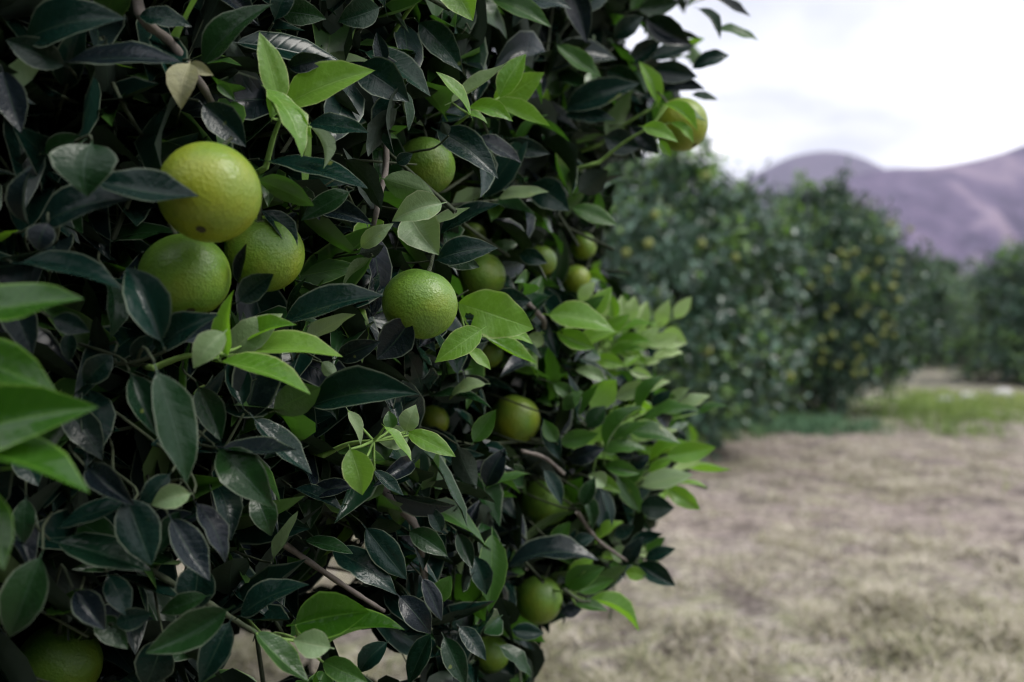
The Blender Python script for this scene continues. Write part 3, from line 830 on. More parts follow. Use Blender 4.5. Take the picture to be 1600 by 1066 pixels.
HOLES = [(415, 1030, 58, 38), (555, 1015, 48, 34), (612, 1046, 38, 20), (520, 905, 26, 16), (300, 905, 36, 28), (290, 898, 34, 28), (330, 1000, 22, 14), (385, 1040, 55, 26), (430, 1030, 30, 30), (574, 872, 8, 20), (515, 884, 10, 16), (552, 930, 26, 14), (468, 925, 14, 9), (560, 1022, 40, 24), (545, 845, 14, 10), (505, 828, 7, 6),
         (228, 1025, 7, 12), (560, 1050, 40, 20), (605, 1058, 22, 12), (660, 1058, 14, 10), (455, 1050, 20, 16), (240, 1000, 8, 6),
         (199, 24, 6, 5), (186, 36, 4, 3), (68, 133, 6, 6), (274, 150, 4, 4), (778, 74, 8, 12), (572, 76, 7, 6), (734, 116, 5, 6), (240, 354, 6, 8), (225, 322, 5, 4),
         (1053, 24, 12, 10), (1038, 50, 9, 8), (1056, 52, 8, 8), (1076, 50, 12, 8), (985, 73, 8, 7), (1028, 80, 9, 7), (1041, 119, 9, 11), (1063, 128, 10, 6), (1098, 108, 9, 6), (1082, 88, 6, 6), (1108, 126, 8, 8),
         (1088, 30, 10, 14), (1110, 20, 12, 12), (1120, 30, 18, 14), (1085, 5, 8, 8), (1020, 20, 7, 7), (1000, 50, 6, 6), (972, 122, 5, 5), (1010, 70, 6, 5),
         (960, 270, 9, 10), (985, 268, 10, 9), (938, 290, 7, 8), (915, 250, 6, 6), (975, 300, 12, 10)]

# picture-space record of how near the hand-placed things are, so that the filling foliage stays behind them
CELL = 6
BX0, BY0 = -420, -300
BW, BH = (1260 + 420) // CELL + 2, (1400 + 300) // CELL + 2
ZBUF = np.zeros((BH, BW))


def zput(px, py, d):
    i = ((np.asarray(px) - BX0) / CELL).astype(int)
    j = ((np.asarray(py) - BY0) / CELL).astype(int)
    ok = (i >= 0) & (i < BW) & (j >= 0) & (j < BH)
    np.maximum.at(ZBUF, (j[ok], i[ok]), np.broadcast_to(d, i.shape)[ok])


twigs = Tubes()
shoots = {}
hero = []          # (object data) name, mesh, matrix, shoot
rs = np.random.default_rng(11)
for (key, kind, off, bx, by, tx, ty, wpx, fl) in LEAVES:
    mx_, my_ = (bx + tx) / 2, (by + ty) / 2
    d0 = float(front(mx_)) + off
    lpx = math.hypot(tx - bx, ty - by)
    # foreshortened leaves lean towards the viewer
    lean = rs.uniform(-.25, .12)
    dd = lean * lpx / FPX * d0
    B, T = P(bx, by, d0 - dd / 2), P(tx, ty, d0 + dd / 2)
    a = T - B
    L = np.linalg.norm(a)
    a = a / L
    v = CP - (B + T) / 2
    v /= np.linalg.norm(v)
    n0 = v - a * (a @ v)
    n0 /= np.linalg.norm(n0)
    s0 = np.cross(a, n0)
    wapp = wpx / FPX * d0
    W = L * rs.uniform(.40, .48)
    if wapp >= W * .97:
        W, R = wapp * 1.03, 0.0
    else:
        R = math.acos(min(1, wapp / W))
    R += rs.uniform(.05, .2)
    if 'u' in fl:
        R = math.pi - R
    c1 = math.cos(R) * n0 + math.sin(R) * s0
    c2 = math.cos(R) * n0 - math.sin(R) * s0
    n = c1 if c1[2] > c2[2] else c2
    b = np.cross(n, a)
    if 'k' in fl:
        var = 4
    elif 'c' in fl:
        var = int(rs.choice([5, 8]))
    elif 'e' in fl:
        var = -1
    elif 's' in fl:
        var = int(rs.choice([1, 6]))
    elif 'b' in fl:
        var = int(rs.choice([0, 2]))
    else:
        var = int(rs.integers(0, len(VARS)))
    wr = W / (L * .45)
    Mx = np.eye(4)
    Mx[:3, 0], Mx[:3, 1], Mx[:3, 2] = a * L, b * L * wr, n * L
    Mx[:3, 3] = B
    hero.append((kind, var, Mx, key))
    if key:
        shoots.setdefault(key, []).append(B)
    Vt = HI[max(var, 0)][0]
    wp = Vt @ Mx[:3, :3].T + B
    for q in (wp, wp[:-7] * .5 + wp[7:] * .5, (wp[:-1] + wp[1:]) / 2):
        qx, qy, qd = project(q)
        zput(qx, qy, qd)
    if not key and not any(math.hypot(bx - q[0], by - q[1]) < q[2] / 2 + 14 for q in ORANGES):        # petiole carries on into a twig that runs into the tree
        inw = norm(TREE + np.array((0, 0, 1.3)) - B)
        p0 = B - a * L * .10
        tpts = curve_pts([p0, p0 - a * .008 + inw * .03, p0 - a * .008 + inw * .09 + rs.normal(0, .015, 3), p0 + inw * .2], 3)
        ex, ey, _ = project(np.array(tpts))
        if not any((((ex - h[0]) / (h[2] + 4)) ** 2 + ((ey - h[1]) / (h[3] + 4)) ** 2 < 1).any() for h in HOLES):
            twigs.add(tpts, [.0009, .0010, .0011, .0012, .0013, .0014, .0015, .0016, .0017, .0018], 5)

orange_d = []
for (px, py, dia, d, ripe, tilt, label) in ORANGES:
    c = P(px, py, d)
    D = dia / FPX * d
    orange_d.append((c, D))
    g = np.arange(-dia / 2 - 3, dia / 2 + 4, CELL / 2)
    gx_, gy_ = np.meshgrid(g, g)
    ok = gx_ ** 2 + gy_ ** 2 <= (dia / 2) ** 2
    ax, ay = px + gx_[ok], py + gy_[ok]
    if (dia > 70 and d < 1.2 or (px, py) in ((752, 432), (805, 655), (900, 437), (911, 385), (845, 408), (842, 937), (677, 657), (1065, 195))) and label[:4] not in ('very', 'dark'):
        zput(ax, ay, d)
    else:              # part-hidden fruit: leave its outer rim to the leaves
        ok2 = gx_ ** 2 + gy_ ** 2 <= (dia * .40) ** 2
        zput(px + gx_[ok2], py + gy_[ok2], d)

SIL = np.array([(-600, -500), (1180, -500), (1135, -40), (1118, 60), (1105, 130), (1075, 175), (1040, 225), (1000, 258), (965, 290), (958, 330), (950, 380), (952, 430), (985, 468), (1040, 500), (1035, 560), (1020, 590),
                (1060, 620), (1085, 680), (1085, 720), (1062, 770), (1030, 800), (1020, 850), (1015, 900), (960, 915), (905, 960), (862, 990), (835, 1040), (820, 1110), (800, 1300), (-600, 1300)], float)

def inside(px, py, poly):
    r = np.zeros(px.shape, bool)
    x0, y0 = poly[-1]
    for x1, y1 in poly:
        c = ((y1 > py) != (y0 > py))
        xi = (x0 - x1) * (py - y1) / (y0 - y1 + 1e-12) + x1
        r ^= c & (px < xi)
        x0, y0 = x1, y1
    return r


SAMP = np.array([(u, v) for u in (0.02, .2, .4, .6, .8, .97) for v in (-.8, -.4, 0, .4, .8)])
SW = np.array([(u ** .74 * (1 - u) ** 1.02) / (.42 ** .74 * .58 ** 1.02) for u in SAMP[:, 0]])


def keep_clear(pos, a, b, L, wr, soft=False):
    """True for leaves that neither cover a hand-placed thing, nor close a gap, nor leave the outline"""
    pts = pos[:, None] + a[:, None] * (SAMP[None, :, :1] * L[:, None, None]) + b[:, None] * ((SAMP[:, 1] * SW)[None, :, None] * (.225 * L * wr)[:, None, None])
    px, py, d = project(pts.reshape(-1, 3))
    px, py, d = (q.reshape(len(pos), -1) for q in (px, py, d))
    vis = d > 0.05
    inframe = vis & (px > -15) & (px < 1615) & (py > -15) & (py < 1081)
    bad = inframe & ~inside(px, py, SIL)
    for (hx, hy, rx, ry) in HOLES:
        bad |= vis & (((px - hx) / rx) ** 2 + ((py - hy) / ry) ** 2 < 1.0)
    i = np.clip(((px - BX0) / CELL).astype(int), 0, BW - 1)
    j = np.clip(((py - BY0) / CELL).astype(int), 0, BH - 1)
    bad |= inframe & (d < ZBUF[j, i] - .004)
    bad |= vis & (px > -500) & (px < 1300) & (py > -300) & (py < 1300) & (d < front(px) + .01)
    bad |= np.linalg.norm(pts.reshape(len(pos), -1, 3) - CP, axis=-1) < .5
    ob = np.zeros(len(pos), bool)
    for c, D in orange_d:
        ob |= (np.linalg.norm(pts - c, axis=-1) < D * .5).any(1)
    return ~(bad.any(1) | ob)


def gen_shoots(p, outw, m, rng, young_p, size=1.0, droop=.3):
    n = len(p)
    d = norm(outw * .75 + np.array((0, 0, .35)) + rng.normal(0, .55, (n, 3)))
    s = rng.uniform(.08, .2, n) * size
    e1 = norm(np.cross(d, rng.normal(0, 1, (n, 3))))
    e2 = np.cross(d, e1)
    ph0 = rng.uniform(0, 6.28, n)
    yg = rng.uniform(0, 1, n) < young_p
    pos, A, NN, LL, KK, ST = [], [], [], [], [], []
    for j in range(m):
        t = j / (m - 1)
        ph = ph0 + j * 2.4
        rad = np.cos(ph)[:, None] * e1 + np.sin(ph)[:, None] * e2
        th = np.radians(75 - 40 * t) + rng.normal(0, .18, n)
        a = rad * np.sin(th)[:, None] + d * np.cos(th)[:, None]
        a[:, 2] -= droop * rng.uniform(.1, 1.3, n)
        a = norm(a)
        nn = np.array((0, 0, .7)) + outw * .35 + rng.normal(0, .5, (n, 3))
        nn = norm(nn - a * (nn * a).sum(1, keepdims=True))
        pos.append(p + d * (s * t)[:, None] + a * .008)
        A.append(a)
        NN.append(nn)
        L = rng.uniform(.075, .122, n) * size * (1 - .35 * (t > .8))
        LL.append(np.where(yg, L * .8, L))
        KK.append(np.where(yg, 1, 0))
        ST.append(np.arange(n))
    tw = (p - d * .10, p, p + d * s[:, None] * .5, p + d * s[:, None])
    return [np.concatenate(q) for q in (pos, A, NN, LL, KK, ST)], tw


def outward(p):
    o = p - (TREE + np.array((0, 0, 1.15)))
    o[:, 2] *= .7
    return norm(o)


def build_bulk(name, shapes, pos, a, nn, L, wr, mi, mats, rng, off):
    V, Fc, UV, RN, MI = [], [], [], [], []
    base = 0
    b = np.cross(nn, a)
    var = rng.integers(0, len(shapes), len(pos))
    r = rng.uniform(0, 1, len(pos))
    for k, (Vt, Fq, uvv) in enumerate(shapes):
        s = np.nonzero(var == k)[0]
        if not len(s):
            continue
        w = pos[s][:, None] + (L[s][:, None, None]) * (Vt[None, :, 0:1] * a[s][:, None] + Vt[None, :, 1:2] * wr[s][:, None, None] * b[s][:, None] + Vt[None, :, 2:3] * nn[s][:, None])
        V.append(w.reshape(-1, 3))
        nf = len(Fq)
        Fc.append((Fq[None] + (base + np.arange(len(s)) * len(Vt))[:, None, None]).reshape(-1, 4))
        UV.append(np.tile(uvv[Fq.ravel()], (len(s), 1)))
        RN.append(np.repeat(r[s], nf))
        MI.append(np.repeat(mi[s], nf))
        base += len(s) * len(Vt)
    return mesh_np(name, np.concatenate(V) - off, np.concatenate(Fc), np.concatenate(UV), np.concatenate(RN), np.concatenate(MI), mats)


# filling shoots close behind the hand-placed leaves
rng = np.random.default_rng(21)
n = 2700
fx = rng.uniform(-260, 1130, n)
fy = rng.uniform(-260, 1240, n)
fd = front(fx) + .09 + rng.gamma(1.5, .23, n)
fp = np.stack([P(x, y, d) for x, y, d in zip(fx, fy, fd)])
ok = inside(fx, fy, SIL)
fp, fx, fy = fp[ok], fx[ok], fy[ok]
yp = np.where((fx > 860) & (fy > 430) & (fy < 820), .55, .04)
(gp, ga, gn, gl, gk, gs), tw = gen_shoots(fp, outward(fp), 8, rng, yp)
wr = rng.uniform(.74, 1.02, len(gp))
kc = keep_clear(gp, ga, np.cross(gn, ga), gl, wr)
gp, ga, gn, gl, gk, gs, wr = (q[kc] for q in (gp, ga, gn, gl, gk, gs, wr))
# twigs of shoots that kept most of their leaves
cnt = np.bincount(gs, minlength=len(fp))
tx_, ty_, _ = project(np.stack(tw, 1).reshape(-1, 3))
inh = np.zeros(len(tx_), bool)
for h in HOLES:
    inh |= ((tx_ - h[0]) / (h[2] + 4)) ** 2 + ((ty_ - h[1]) / (h[3] + 4)) ** 2 < 1
inh = inh.reshape(-1, 4).any(1)
for i in np.nonzero((cnt >= 5) & ~inh)[0]:
    twigs.add([tw[0][i], tw[1][i], tw[2][i], tw[3][i]], [.0028, .0022, .0017, .0010], 4)

# the largest of them become leaves of their own
N_OWN = max(0, 300 - len(hero))
qx, qy, qd = project(gp + ga * gl[:, None] * .5)
vw = norm(CP - gp)
vis_score = np.where((qx > 0) & (qx < 1600) & (qy > 0) & (qy < 1066), gl / qd * (.25 + np.abs((gn * vw).sum(1))) * np.exp(-(qd - front(qx)) / .07), 0)
own = np.argsort(-vis_score)[:N_OWN]
rest = np.ones(len(gp), bool)
rest[own] = False

shoot_obj = {}
SHOOT_LABEL = {'a': 'bright green young shoot above the biggest orange', 'b': 'bright young shoot high in the middle of the tree', 'c': 'bright young shoot below the cluster of three oranges',
               'e': 'bright young shoot right beside the sharp orange', 'f': 'thin bright sprig below the sharp orange', 'm': 'glossy green shoot reaching in from the picture edge'}
for key, bases in shoots.items():
    B = np.array(bases)
    c = B.mean(0)
    inw = norm(TREE + np.array((0, 0, 1.1)) - c)
    tb = Tubes()
    if key == 'a':
        root = P(415, 262, float(front(415)) + .03)
    elif key == 'c':
        root = P(240, 575, float(front(300)) + .03)
    elif key == 'f':
        root = P(505, 712, float(front(520)) + .06)
    else:
        root = c + inw * .10 + np.array((0, 0, -.03))
    node = c * .6 + root * .4 if key in 'mqnk' else c * .85 + root * .15
    stem = curve_pts([root, root * .5 + node * .5 + np.array((0, 0, .004)), node], 4)
    tb.add(stem, list(np.linspace(.0028, .0017, len(stem))), 6)
    tb.add(curve_pts([root + inw * .16 + np.array((0, 0, -.02)), root + inw * .06, root], 3), list(np.linspace(.0042, .0028, 7)), 6)
    for q in B:
        tb.add([node, node * .45 + q * .55 + np.array((0, 0, -.001)), q], [.0016, .0014, .0010], 5)
    so = link('shoot', tb.mesh('shoot', M_SHOOT if key not in 'r' else M_TWIG, root), tree, tuple(root - TREE))
    if key in SHOOT_LABEL:
        so['label'] = SHOOT_LABEL[key]
    shoot_obj[key] = (so, root)


def put_leaf(kind, var, Mx, key=''):
    o = bpy.data.objects.new('leaf', hi_mesh(var, kind))
    COL.objects.link(o)
    if key:
        o.parent, org = shoot_obj[key]
    else:
        o.parent, org = tree, TREE
    M2 = Mx.copy()
    M2[:3, 3] -= org
    loc, rot, sca = Matrix(M2.tolist()).decompose()
    o.location, o.rotation_mode, o.rotation_quaternion, o.scale = loc, 'QUATERNION', rot, sca
    return o


for h in hero:
    put_leaf(*h)
rv = np.random.default_rng(5)
for i in own:
    Mx = np.eye(4)
    b = np.cross(gn[i], ga[i])
    Mx[:3, 0], Mx[:3, 1], Mx[:3, 2], Mx[:3, 3] = ga[i] * gl[i], b * gl[i] * wr[i], gn[i] * gl[i], gp[i]
    k = 'd' if gk[i] == 0 else rv.choice(['y', 'm', 'p'])
    if gk[i] == 0 and rv.uniform() < .20:
        k = 'm'
    put_leaf(k, int(rv.integers(0, len(VARS))), Mx)

mi = np.where(gk == 1, np.where(rng.uniform(0, 1, len(gk)) < .5, 1, 2), np.where(rng.uniform(0, 1, len(gk)) < .18, 1, 0))
fol = link('foliage', build_bulk('foliage', MID, gp[rest], ga[rest], gn[rest], gl[rest], wr[rest], mi[rest], [M_MATURE, M_MEDIUM, M_YOUNG], rng, TREE), tree)
fol['kind'] = 'stuff'

# the rest of the crown, round the back, the far side and above
rng = np.random.default_rng(33)
n = 5200
dr = norm(rng.normal(0, 1, (n, 3)))
R_ = rng.uniform(.62, 1.0, n) ** .7
cp = np.stack([dr[:, 0] * 1.62, dr[:, 1] * 1.62, dr[:, 2] * 1.35], -1) * R_[:, None] + TREE + np.array((0, 0, 1.55))
cp = cp[cp[:, 2] > .40]
(hp, ha, hn, hl, hk, hs), tw2 = gen_shoots(cp, outward(cp), 8, rng, .05)
wr2 = rng.uniform(.92, 1.12, len(hp))
kc = keep_clear(hp, ha, np.cross(hn, ha), hl, wr2)
hp, ha, hn, hl, hk, wr2 = (q[kc] for q in (hp, ha, hn, hl, hk, wr2))
crown = link('crown', build_bulk('crown', LO, hp, ha, hn, hl, wr2, np.where(hk == 1, 1, 0), [M_MATURE, M_MEDIUM], rng, TREE), tree)
crown['kind'] = 'stuff'
print('hero', len(hero), 'own', len(own), 'fill', rest.sum(), 'crown', len(hp))

tw_o = link('twigs', twigs.mesh('twigs', M_TWIG, TREE), tree)
tw_o['kind'] = 'stuff'

# trunk and limbs
tb = Tubes()
tp = curve_pts([TREE + np.array(q) for q in ((0, 0, -.06), (.02, -.01, .12), (.05, .0, .34), (.02, .03, .62))], 4)
tb.add(tp, list(np.interp(np.linspace(0, 1, len(tp)), [0, .15, .5, 1], [.15, .11, .09, .085])), 12)
link('trunk', tb.mesh('trunk', M_BARK, TREE), tree)
rl = np.random.default_rng(4)
for k in range(9):
    an = k / 9 * 6.283 + rl.uniform(-.2, .2)
    el = rl.uniform(.35, 1.1)
    dv = np.array((math.cos(an) * math.cos(el), math.sin(an) * math.cos(el), math.sin(el)))
    p0 = TREE + np.array((.02, .03, rl.uniform(.4, .6)))
    p1 = p0 + dv * .45 + np.array((0, 0, .1))
    p2 = p0 + dv * .9 + rl.normal(0, .08, 3) + np.array((0, 0, .2))
    p3 = p0 + dv * 1.25 + rl.normal(0, .1, 3) + np.array((0, 0, .15))
    tb = Tubes()
    c = curve_pts([p0, p1, p2, p3], 4)
    tb.add(c, list(np.linspace(.055, .010, len(c))), 8)
    link('branch', tb.mesh('branch', M_BARK, TREE), tree)
# branches that show between the leaves: (pixel x, pixel y, depth behind the leaf front)
for pts, r0, r1 in (
        ([(212, -30, .05), (222, 28, .04), (262, 62, .04), (292, 100, .04), (326, 152, .05), (350, 210, .12)], .0048, .0030),
        ([(176, 130, .05), (196, 170, .04), (222, 212, .05)], .0020, .0016),
        ([(601, 195, .06), (603, 262, .05), (592, 310, .04), (583, 352, .05), (560, 420, .10)], .0034, .0026),
        ([(588, 745, .10), (612, 785, .09), (645, 815, .08), (657, 850, .08), (664, 905, .09), (680, 960, .12)], .0050, .0034),
        ([(225, 885, .05), (270, 912, .05), (330, 945, .04), (365, 968, .03), (402, 990, .02)], .0030, .0020),
        ([(440, 848, .12), (500, 890, .11), (560, 930, .1), (600, 955, .1)], .0034, .0022),
        ([(902, 800, .02), (930, 840, .0), (958, 862, -.02), (985, 880, -.03)], .0034, .0020),
        ([(880, 920, .03), (905, 938, .0), (922, 940, -.02)], .0028, .0018),
        ([(820, 470, .1), (842, 492, .09), (850, 505, .09), (846, 540, .12)], .0042, .0036),
        ([(880, 740, .05), (850, 715, .04), (815, 705, .06)], .0032, .0026)):
    tb = Tubes()
    c = curve_pts([P(x, y, float(front(x)) + o) for x, y, o in pts], 5)
    tb.add(c, list(np.linspace(r0, r1, len(c)) * (1 + .12 * np.sin(np.arange(len(c)) * 2.1))), 8)
    link('branch', tb.mesh('branch', M_BARK if r0 > .0031 else M_TWIG, TREE), tree)


# ------------------------------------------------------------------ oranges of the near tree
def orange_mesh():
    me = bpy.data.meshes.new('orange')
    bm = bmesh.new()
    bmesh.ops.create_uvsphere(bm, u_segments=40, v_segments=28, radius=.5)
    for v in bm.verts:
        z = v.co.z / .5
        th = math.atan2(v.co.y, v.co.x)
        v.co.z *= .975
        k = 1 + .008 * math.sin(3 * th + 1) * (1 - abs(z)) + .010 * math.sin(2 * th)
        v.co.x *= k
        v.co.y *= k
        if z > .93:
            v.co.z -= (z - .93) * .35
        if z < -.96:
            v.co.z += (-.96 - z) * .3
    for f in bm.faces:
        f.smooth = True
    bm.to_mesh(me)
    bm.free()
    me.materials.append(M_ORANGE)
    return me


OM = orange_mesh()
bm = bmesh.new()                                  # star-shaped button at the stem end
c0 = bm.verts.new((0, 0, .478))
ring = []
for k in range(10):
    r = .075 if k % 2 == 0 else .045
    ring.append(bm.verts.new((r * math.cos(k * .6283), r * math.sin(k * .6283), .468 if k % 2 == 0 else .474)))
low = [bm.verts.new((v.co.x * .9, v.co.y * .9, .452)) for v in ring]
for k in range(10):
    bm.faces.new((c0, ring[k], ring[(k + 1) % 10]))
    bm.faces.new((ring[k], low[k], low[(k + 1) % 10], ring[(k + 1) % 10]))
CM = bpy.data.meshes.new('calyx')
bm.to_mesh(CM)
bm.free()
CM.materials.append(M_CALYX)
tb = Tubes()
tb.add([(0, 0, .465), (.01, 0, .56), (.04, .01, .68), (.09, .02, .80)], [.032, .026, .024, .022], 7)
SM = tb.mesh('stalk', M_TWIG)
tb = Tubes()
bm = bmesh.new()
bmesh.ops.create_circle(bm, cap_ends=True, segments=10, radius=.030)
for v in bm.verts:
    v.co.z = -.4815
bmesh.ops.create_circle(bm, cap_ends=True, segments=10, radius=.05)
bm.verts.ensure_lookup_table()
for v in bm.verts[10:]:
    v.co.z = -.4795
BSM = bpy.data.meshes.new('blossom_scar')
bm.to_mesh(BSM)
bm.free()
BSM.materials.append(M_SCAR)

first = None
for i, ((px, py, dia, d, ripe, tilt, label), (c, D)) in enumerate(zip(ORANGES, orange_d)):
    if first is None:
        o = link('orange', OM)
        kids = [link('calyx', CM, o), link('stalk', SM, o), link('blossom_scar', BSM, o)]
        first = (o, kids)
    else:
        o = first[0].copy()
        COL.objects.link(o)
        for ch in first[1]:
            q = ch.copy()
            COL.objects.link(q)
            q.parent = o
    o.location = tuple(c)
    o.scale = (D * random.uniform(.975, 1.02), D * random.uniform(.975, 1.02), D * random.uniform(.95, 1.02))
    ra = random.uniform(0, 6.28)
    o.rotation_euler = (tilt[0] if tilt[0] < 1 else -.62, tilt[1], ra if tilt[0] < 1 else .15)
    o.color = (ripe, 0, 0, 1)
    tag(o, label, 'orange', 'green oranges hanging on the near tree')


# ------------------------------------------------------------------ trees farther down the orchard
def far_crown(seed, rx, ry, zlo, zhi, nclump, per, lsize, shapes, sprouts=10):
    g = np.random.default_rng(seed)
    zc, rz = (zlo + zhi) / 2, (zhi - zlo) / 2
    dr = norm(g.normal(0, 1, (nclump, 3)))
    ph = g.uniform(0, 6.28, 6)
    th = np.arctan2(dr[:, 1], dr[:, 0])
    lump = 1 + .10 * np.sin(3 * th + ph[0] + 2 * dr[:, 2]) + .08 * np.sin(5 * th + ph[1]) + .08 * np.sin(4 * dr[:, 2] + ph[2] + th)
    shell = np.where(g.uniform(0, 1, nclump) < .66, g.uniform(.84, 1.04, nclump), g.uniform(.3, .84, nclump))
    sq = np.sign(dr[:, 2]) * np.abs(dr[:, 2]) ** .8
    wide = np.where(dr[:, 2] < 0, 1 / np.sqrt(np.maximum(1 - .75 * dr[:, 2] ** 2, .2)) * np.sqrt(np.maximum(1 - dr[:, 2] ** 2, .0001)) ** -.35, 1)
    wide = np.clip(wide, 1, 1.3)
    c = np.stack([dr[:, 0] * rx * wide, dr[:, 1] * ry * wide, sq * rz], -1) * (lump * shell)[:, None] + np.array((0, 0, zc))
    # upright water sprouts on top
    for k in range(sprouts):
        a, r = g.uniform(0, 6.28), g.uniform(0, .6)
        h = g.uniform(.12, .5)
        for q in np.linspace(0, 1, 4):
            c = np.vstack([c, [(math.cos(a) * rx * r, math.sin(a) * ry * r, zhi * (1 - .12 * r * r) - .1 + h * q)]])
    ns = sprouts * 4
    cl = np.repeat(np.arange(len(c)), per)
    sg = np.where(cl >= len(c) - ns, .055, .13)
    p = c[cl] + g.normal(0, 1, (len(cl), 3)) * sg[:, None] * np.array((1, 1, .8))
    keepm = (p[:, 2] > .05) & ((cl < len(c) - ns) | (g.uniform(0, 1, len(cl)) < .45))
    p, cl = p[keepm], cl[keepm]
    ow = norm(p - np.array((0, 0, zc)))
    a = norm(ow * .5 + g.normal(0, .7, p.shape) + np.array((0, 0, -.15)))
    nn = ow * .7 + np.array((0, 0, .7)) + g.normal(0, .5, p.shape)
    nn = norm(nn - a * (nn * a).sum(1, keepdims=True))
    L = g.uniform(.7, 1.25, len(p)) * lsize
    cy = g.uniform(0, 1, len(c)) < .16
    big = g.uniform(0, 1, len(p)) < .05  # scattered large leaves, mostly pale: skylit glints put into the leaf colour
    L = np.where(big, L * 1.35, L)
    mi = np.where(cy[cl] & (g.uniform(0, 1, len(p)) < .6) | big & (g.uniform(0, 1, len(p)) < .7), 1, 0)
    return build_bulk('crown', shapes, p, a, nn, L, np.ones(len(p)), mi, [M_FAR, M_FAR_YOUNG_GLINT], g, np.zeros(3)), c[:nclump]


def far_wood(seed, zt, r0):
    g = np.random.default_rng(seed)
    tb = Tubes()
    c = curve_pts([(0, 0, -.06), (.03, .02, .2), (.0, .05, .55)], 4)
    tb.add(c, list(np.linspace(r0 * 1.3, r0 * .85, len(c))), 10)
    limbs = []
    for k in range(5):
        a = k * 1.2566 + g.uniform(-.3, .3)
        q = np.array((math.cos(a), math.sin(a), 0))
        lb = Tubes()
        cc = curve_pts([(0, .04, .45), q * .3 + (0, 0, .75), q * .6 + (0, 0, zt * .5), q * .8 + (0, 0, zt * .72)], 3)
        lb.add(cc, list(np.linspace(r0 * .7, .012, len(cc))), 7)
        limbs.append(lb.mesh('limb', M_BARK))
    return tb.mesh('trunk', M_BARK), limbs


PROTO = []
for seed, rx, zlo, zhi, ncl, per in ((101, 1.24, .06, 2.62, 470, 70), (102, 1.10, .22, 2.72, 420, 66), (103, 1.5, .28, 2.5, 380, 56)):
    me, cc = far_crown(seed, rx, rx, zlo, zhi, ncl, per, .100, VLO)
    PROTO.append((me, cc) + far_wood(seed, zhi, .10))


def far_tree(k, x, y, rot, sc, label):
    me, cc, tm, limbs = PROTO[k]
    t = empty('citrus_tree', (x, y, 0))
    t.rotation_euler = (0, 0, rot)
    t.scale = sc if hasattr(sc, '__len__') else (sc, sc, sc)
    tag(t, label, 'tree', 'orange trees of the orchard')
    link('crown', me, t)
    link('trunk', tm, t)
    for l in limbs:
        link('limb', l, t)
    return t, cc


T2 = far_tree(0, 1.05, 9.0, .4, (1, 1, .97), 'leafy orange tree next in the row behind the nearest tree')
T3 = far_tree(1, 4.00, 12.6, 1.2, (.84, .84, .98), 'orange tree dotted with ripening fruit, third in the row')
TB = far_tree(2, 2.55, 12.4, 4.1, (.66, .66, 1.05), 'orange tree squeezed between the leafy one and the fruit-dotted one')
T4 = far_tree(0, 10.35, 19.0, 2.0, (1.28, 1.28, .93), 'dark dense orange tree cut by the picture edge across the grassy gap')
T5 = far_tree(1, 9.9, 24.3, 2.9, .84, 'paler orange tree just visible behind the fruit-laden one')
T6 = far_tree(2, 11.9, 27.5, .7, 1.05, 'distant orange tree closing the grassy gap between the rows')
T7 = far_tree(0, 15.6, 27.0, 1.5, 1.05, 'distant orange tree rising behind the dark dense one')
T8 = far_tree(1, 9.2, 27.8, 2.2, 1.0, 'distant orange tree behind the paler one')
T9 = far_tree(0, -1.6, 13.0, 3.0, 1.0, 'orange tree of the neighbouring row, hidden behind the nearest trees')
T10 = far_tree(2, 19.5, 34.0, 2.6, 1.1, 'farthest orange tree at the picture edge')

# unseen trees added behind the camera, close and tall to cut the skylight
far_tree(0, -3.1, -2.1, 2.4, 1.25, 'unseen orange tree of the same row, added behind the photographer to one side')
far_tree(2, -.6, -3.4, .9, 1.28, 'unseen orange tree added straight behind the photographer')
far_tree(1, 2.6, -4.6, 1.9, 1.2, 'unseen orange tree added across the aisle behind the photographer')

# fruit on them
fr = bpy.data.meshes.new('far_orange')
bm = bmesh.new()
bmesh.ops.create_icosphere(bm, subdivisions=2, radius=.5)
for f in bm.faces:
    f.smooth = True
bm.to_mesh(fr)
bm.free()
fr.materials.append(M_FARFRUIT)


def fruit_on(T, n, seed, label, group, zmax, lo=.066, hi=.078):
    t, cc = T
    g = np.random.default_rng(seed)
    Mw = Matrix.LocRotScale(t.location, t.rotation_euler, t.scale)
    w = np.array([Mw @ Vector(c) for c in cc])
    ctr = np.array(t.location)
    tocam = norm(np.array((0, 0, 0)) - ctr)
    out = norm((w - ctr) * np.array((1, 1, .0)))
    facing = out @ tocam
    dist = np.hypot(*(w - ctr)[:, :2].T)
    s = np.nonzero((facing > .25) & (w[:, 2] < zmax) & (w[:, 2] > .45) & (dist > .7))[0]
    for i in g.choice(s, min(n, len(s)), replace=False):
        o = bpy.data.objects.new('orange', fr)
        COL.objects.link(o)
        q = w[i] + tocam * .36 + g.normal(0, .10, 3)
        o.location = tuple(q)
        dd = g.uniform(lo, hi)
        o.scale = (dd, dd, dd)
        tag(o, label, 'orange', group)


fruit_on(T3, 62, 1, 'small yellow-green orange among the leaves of the tree dotted with fruit', 'oranges on the fruit-laden tree', 2.3)
fruit_on(T2, 16, 2, 'blurred yellow-green orange on the leafy tree next behind the nearest one', 'oranges on the second tree', 2.2)


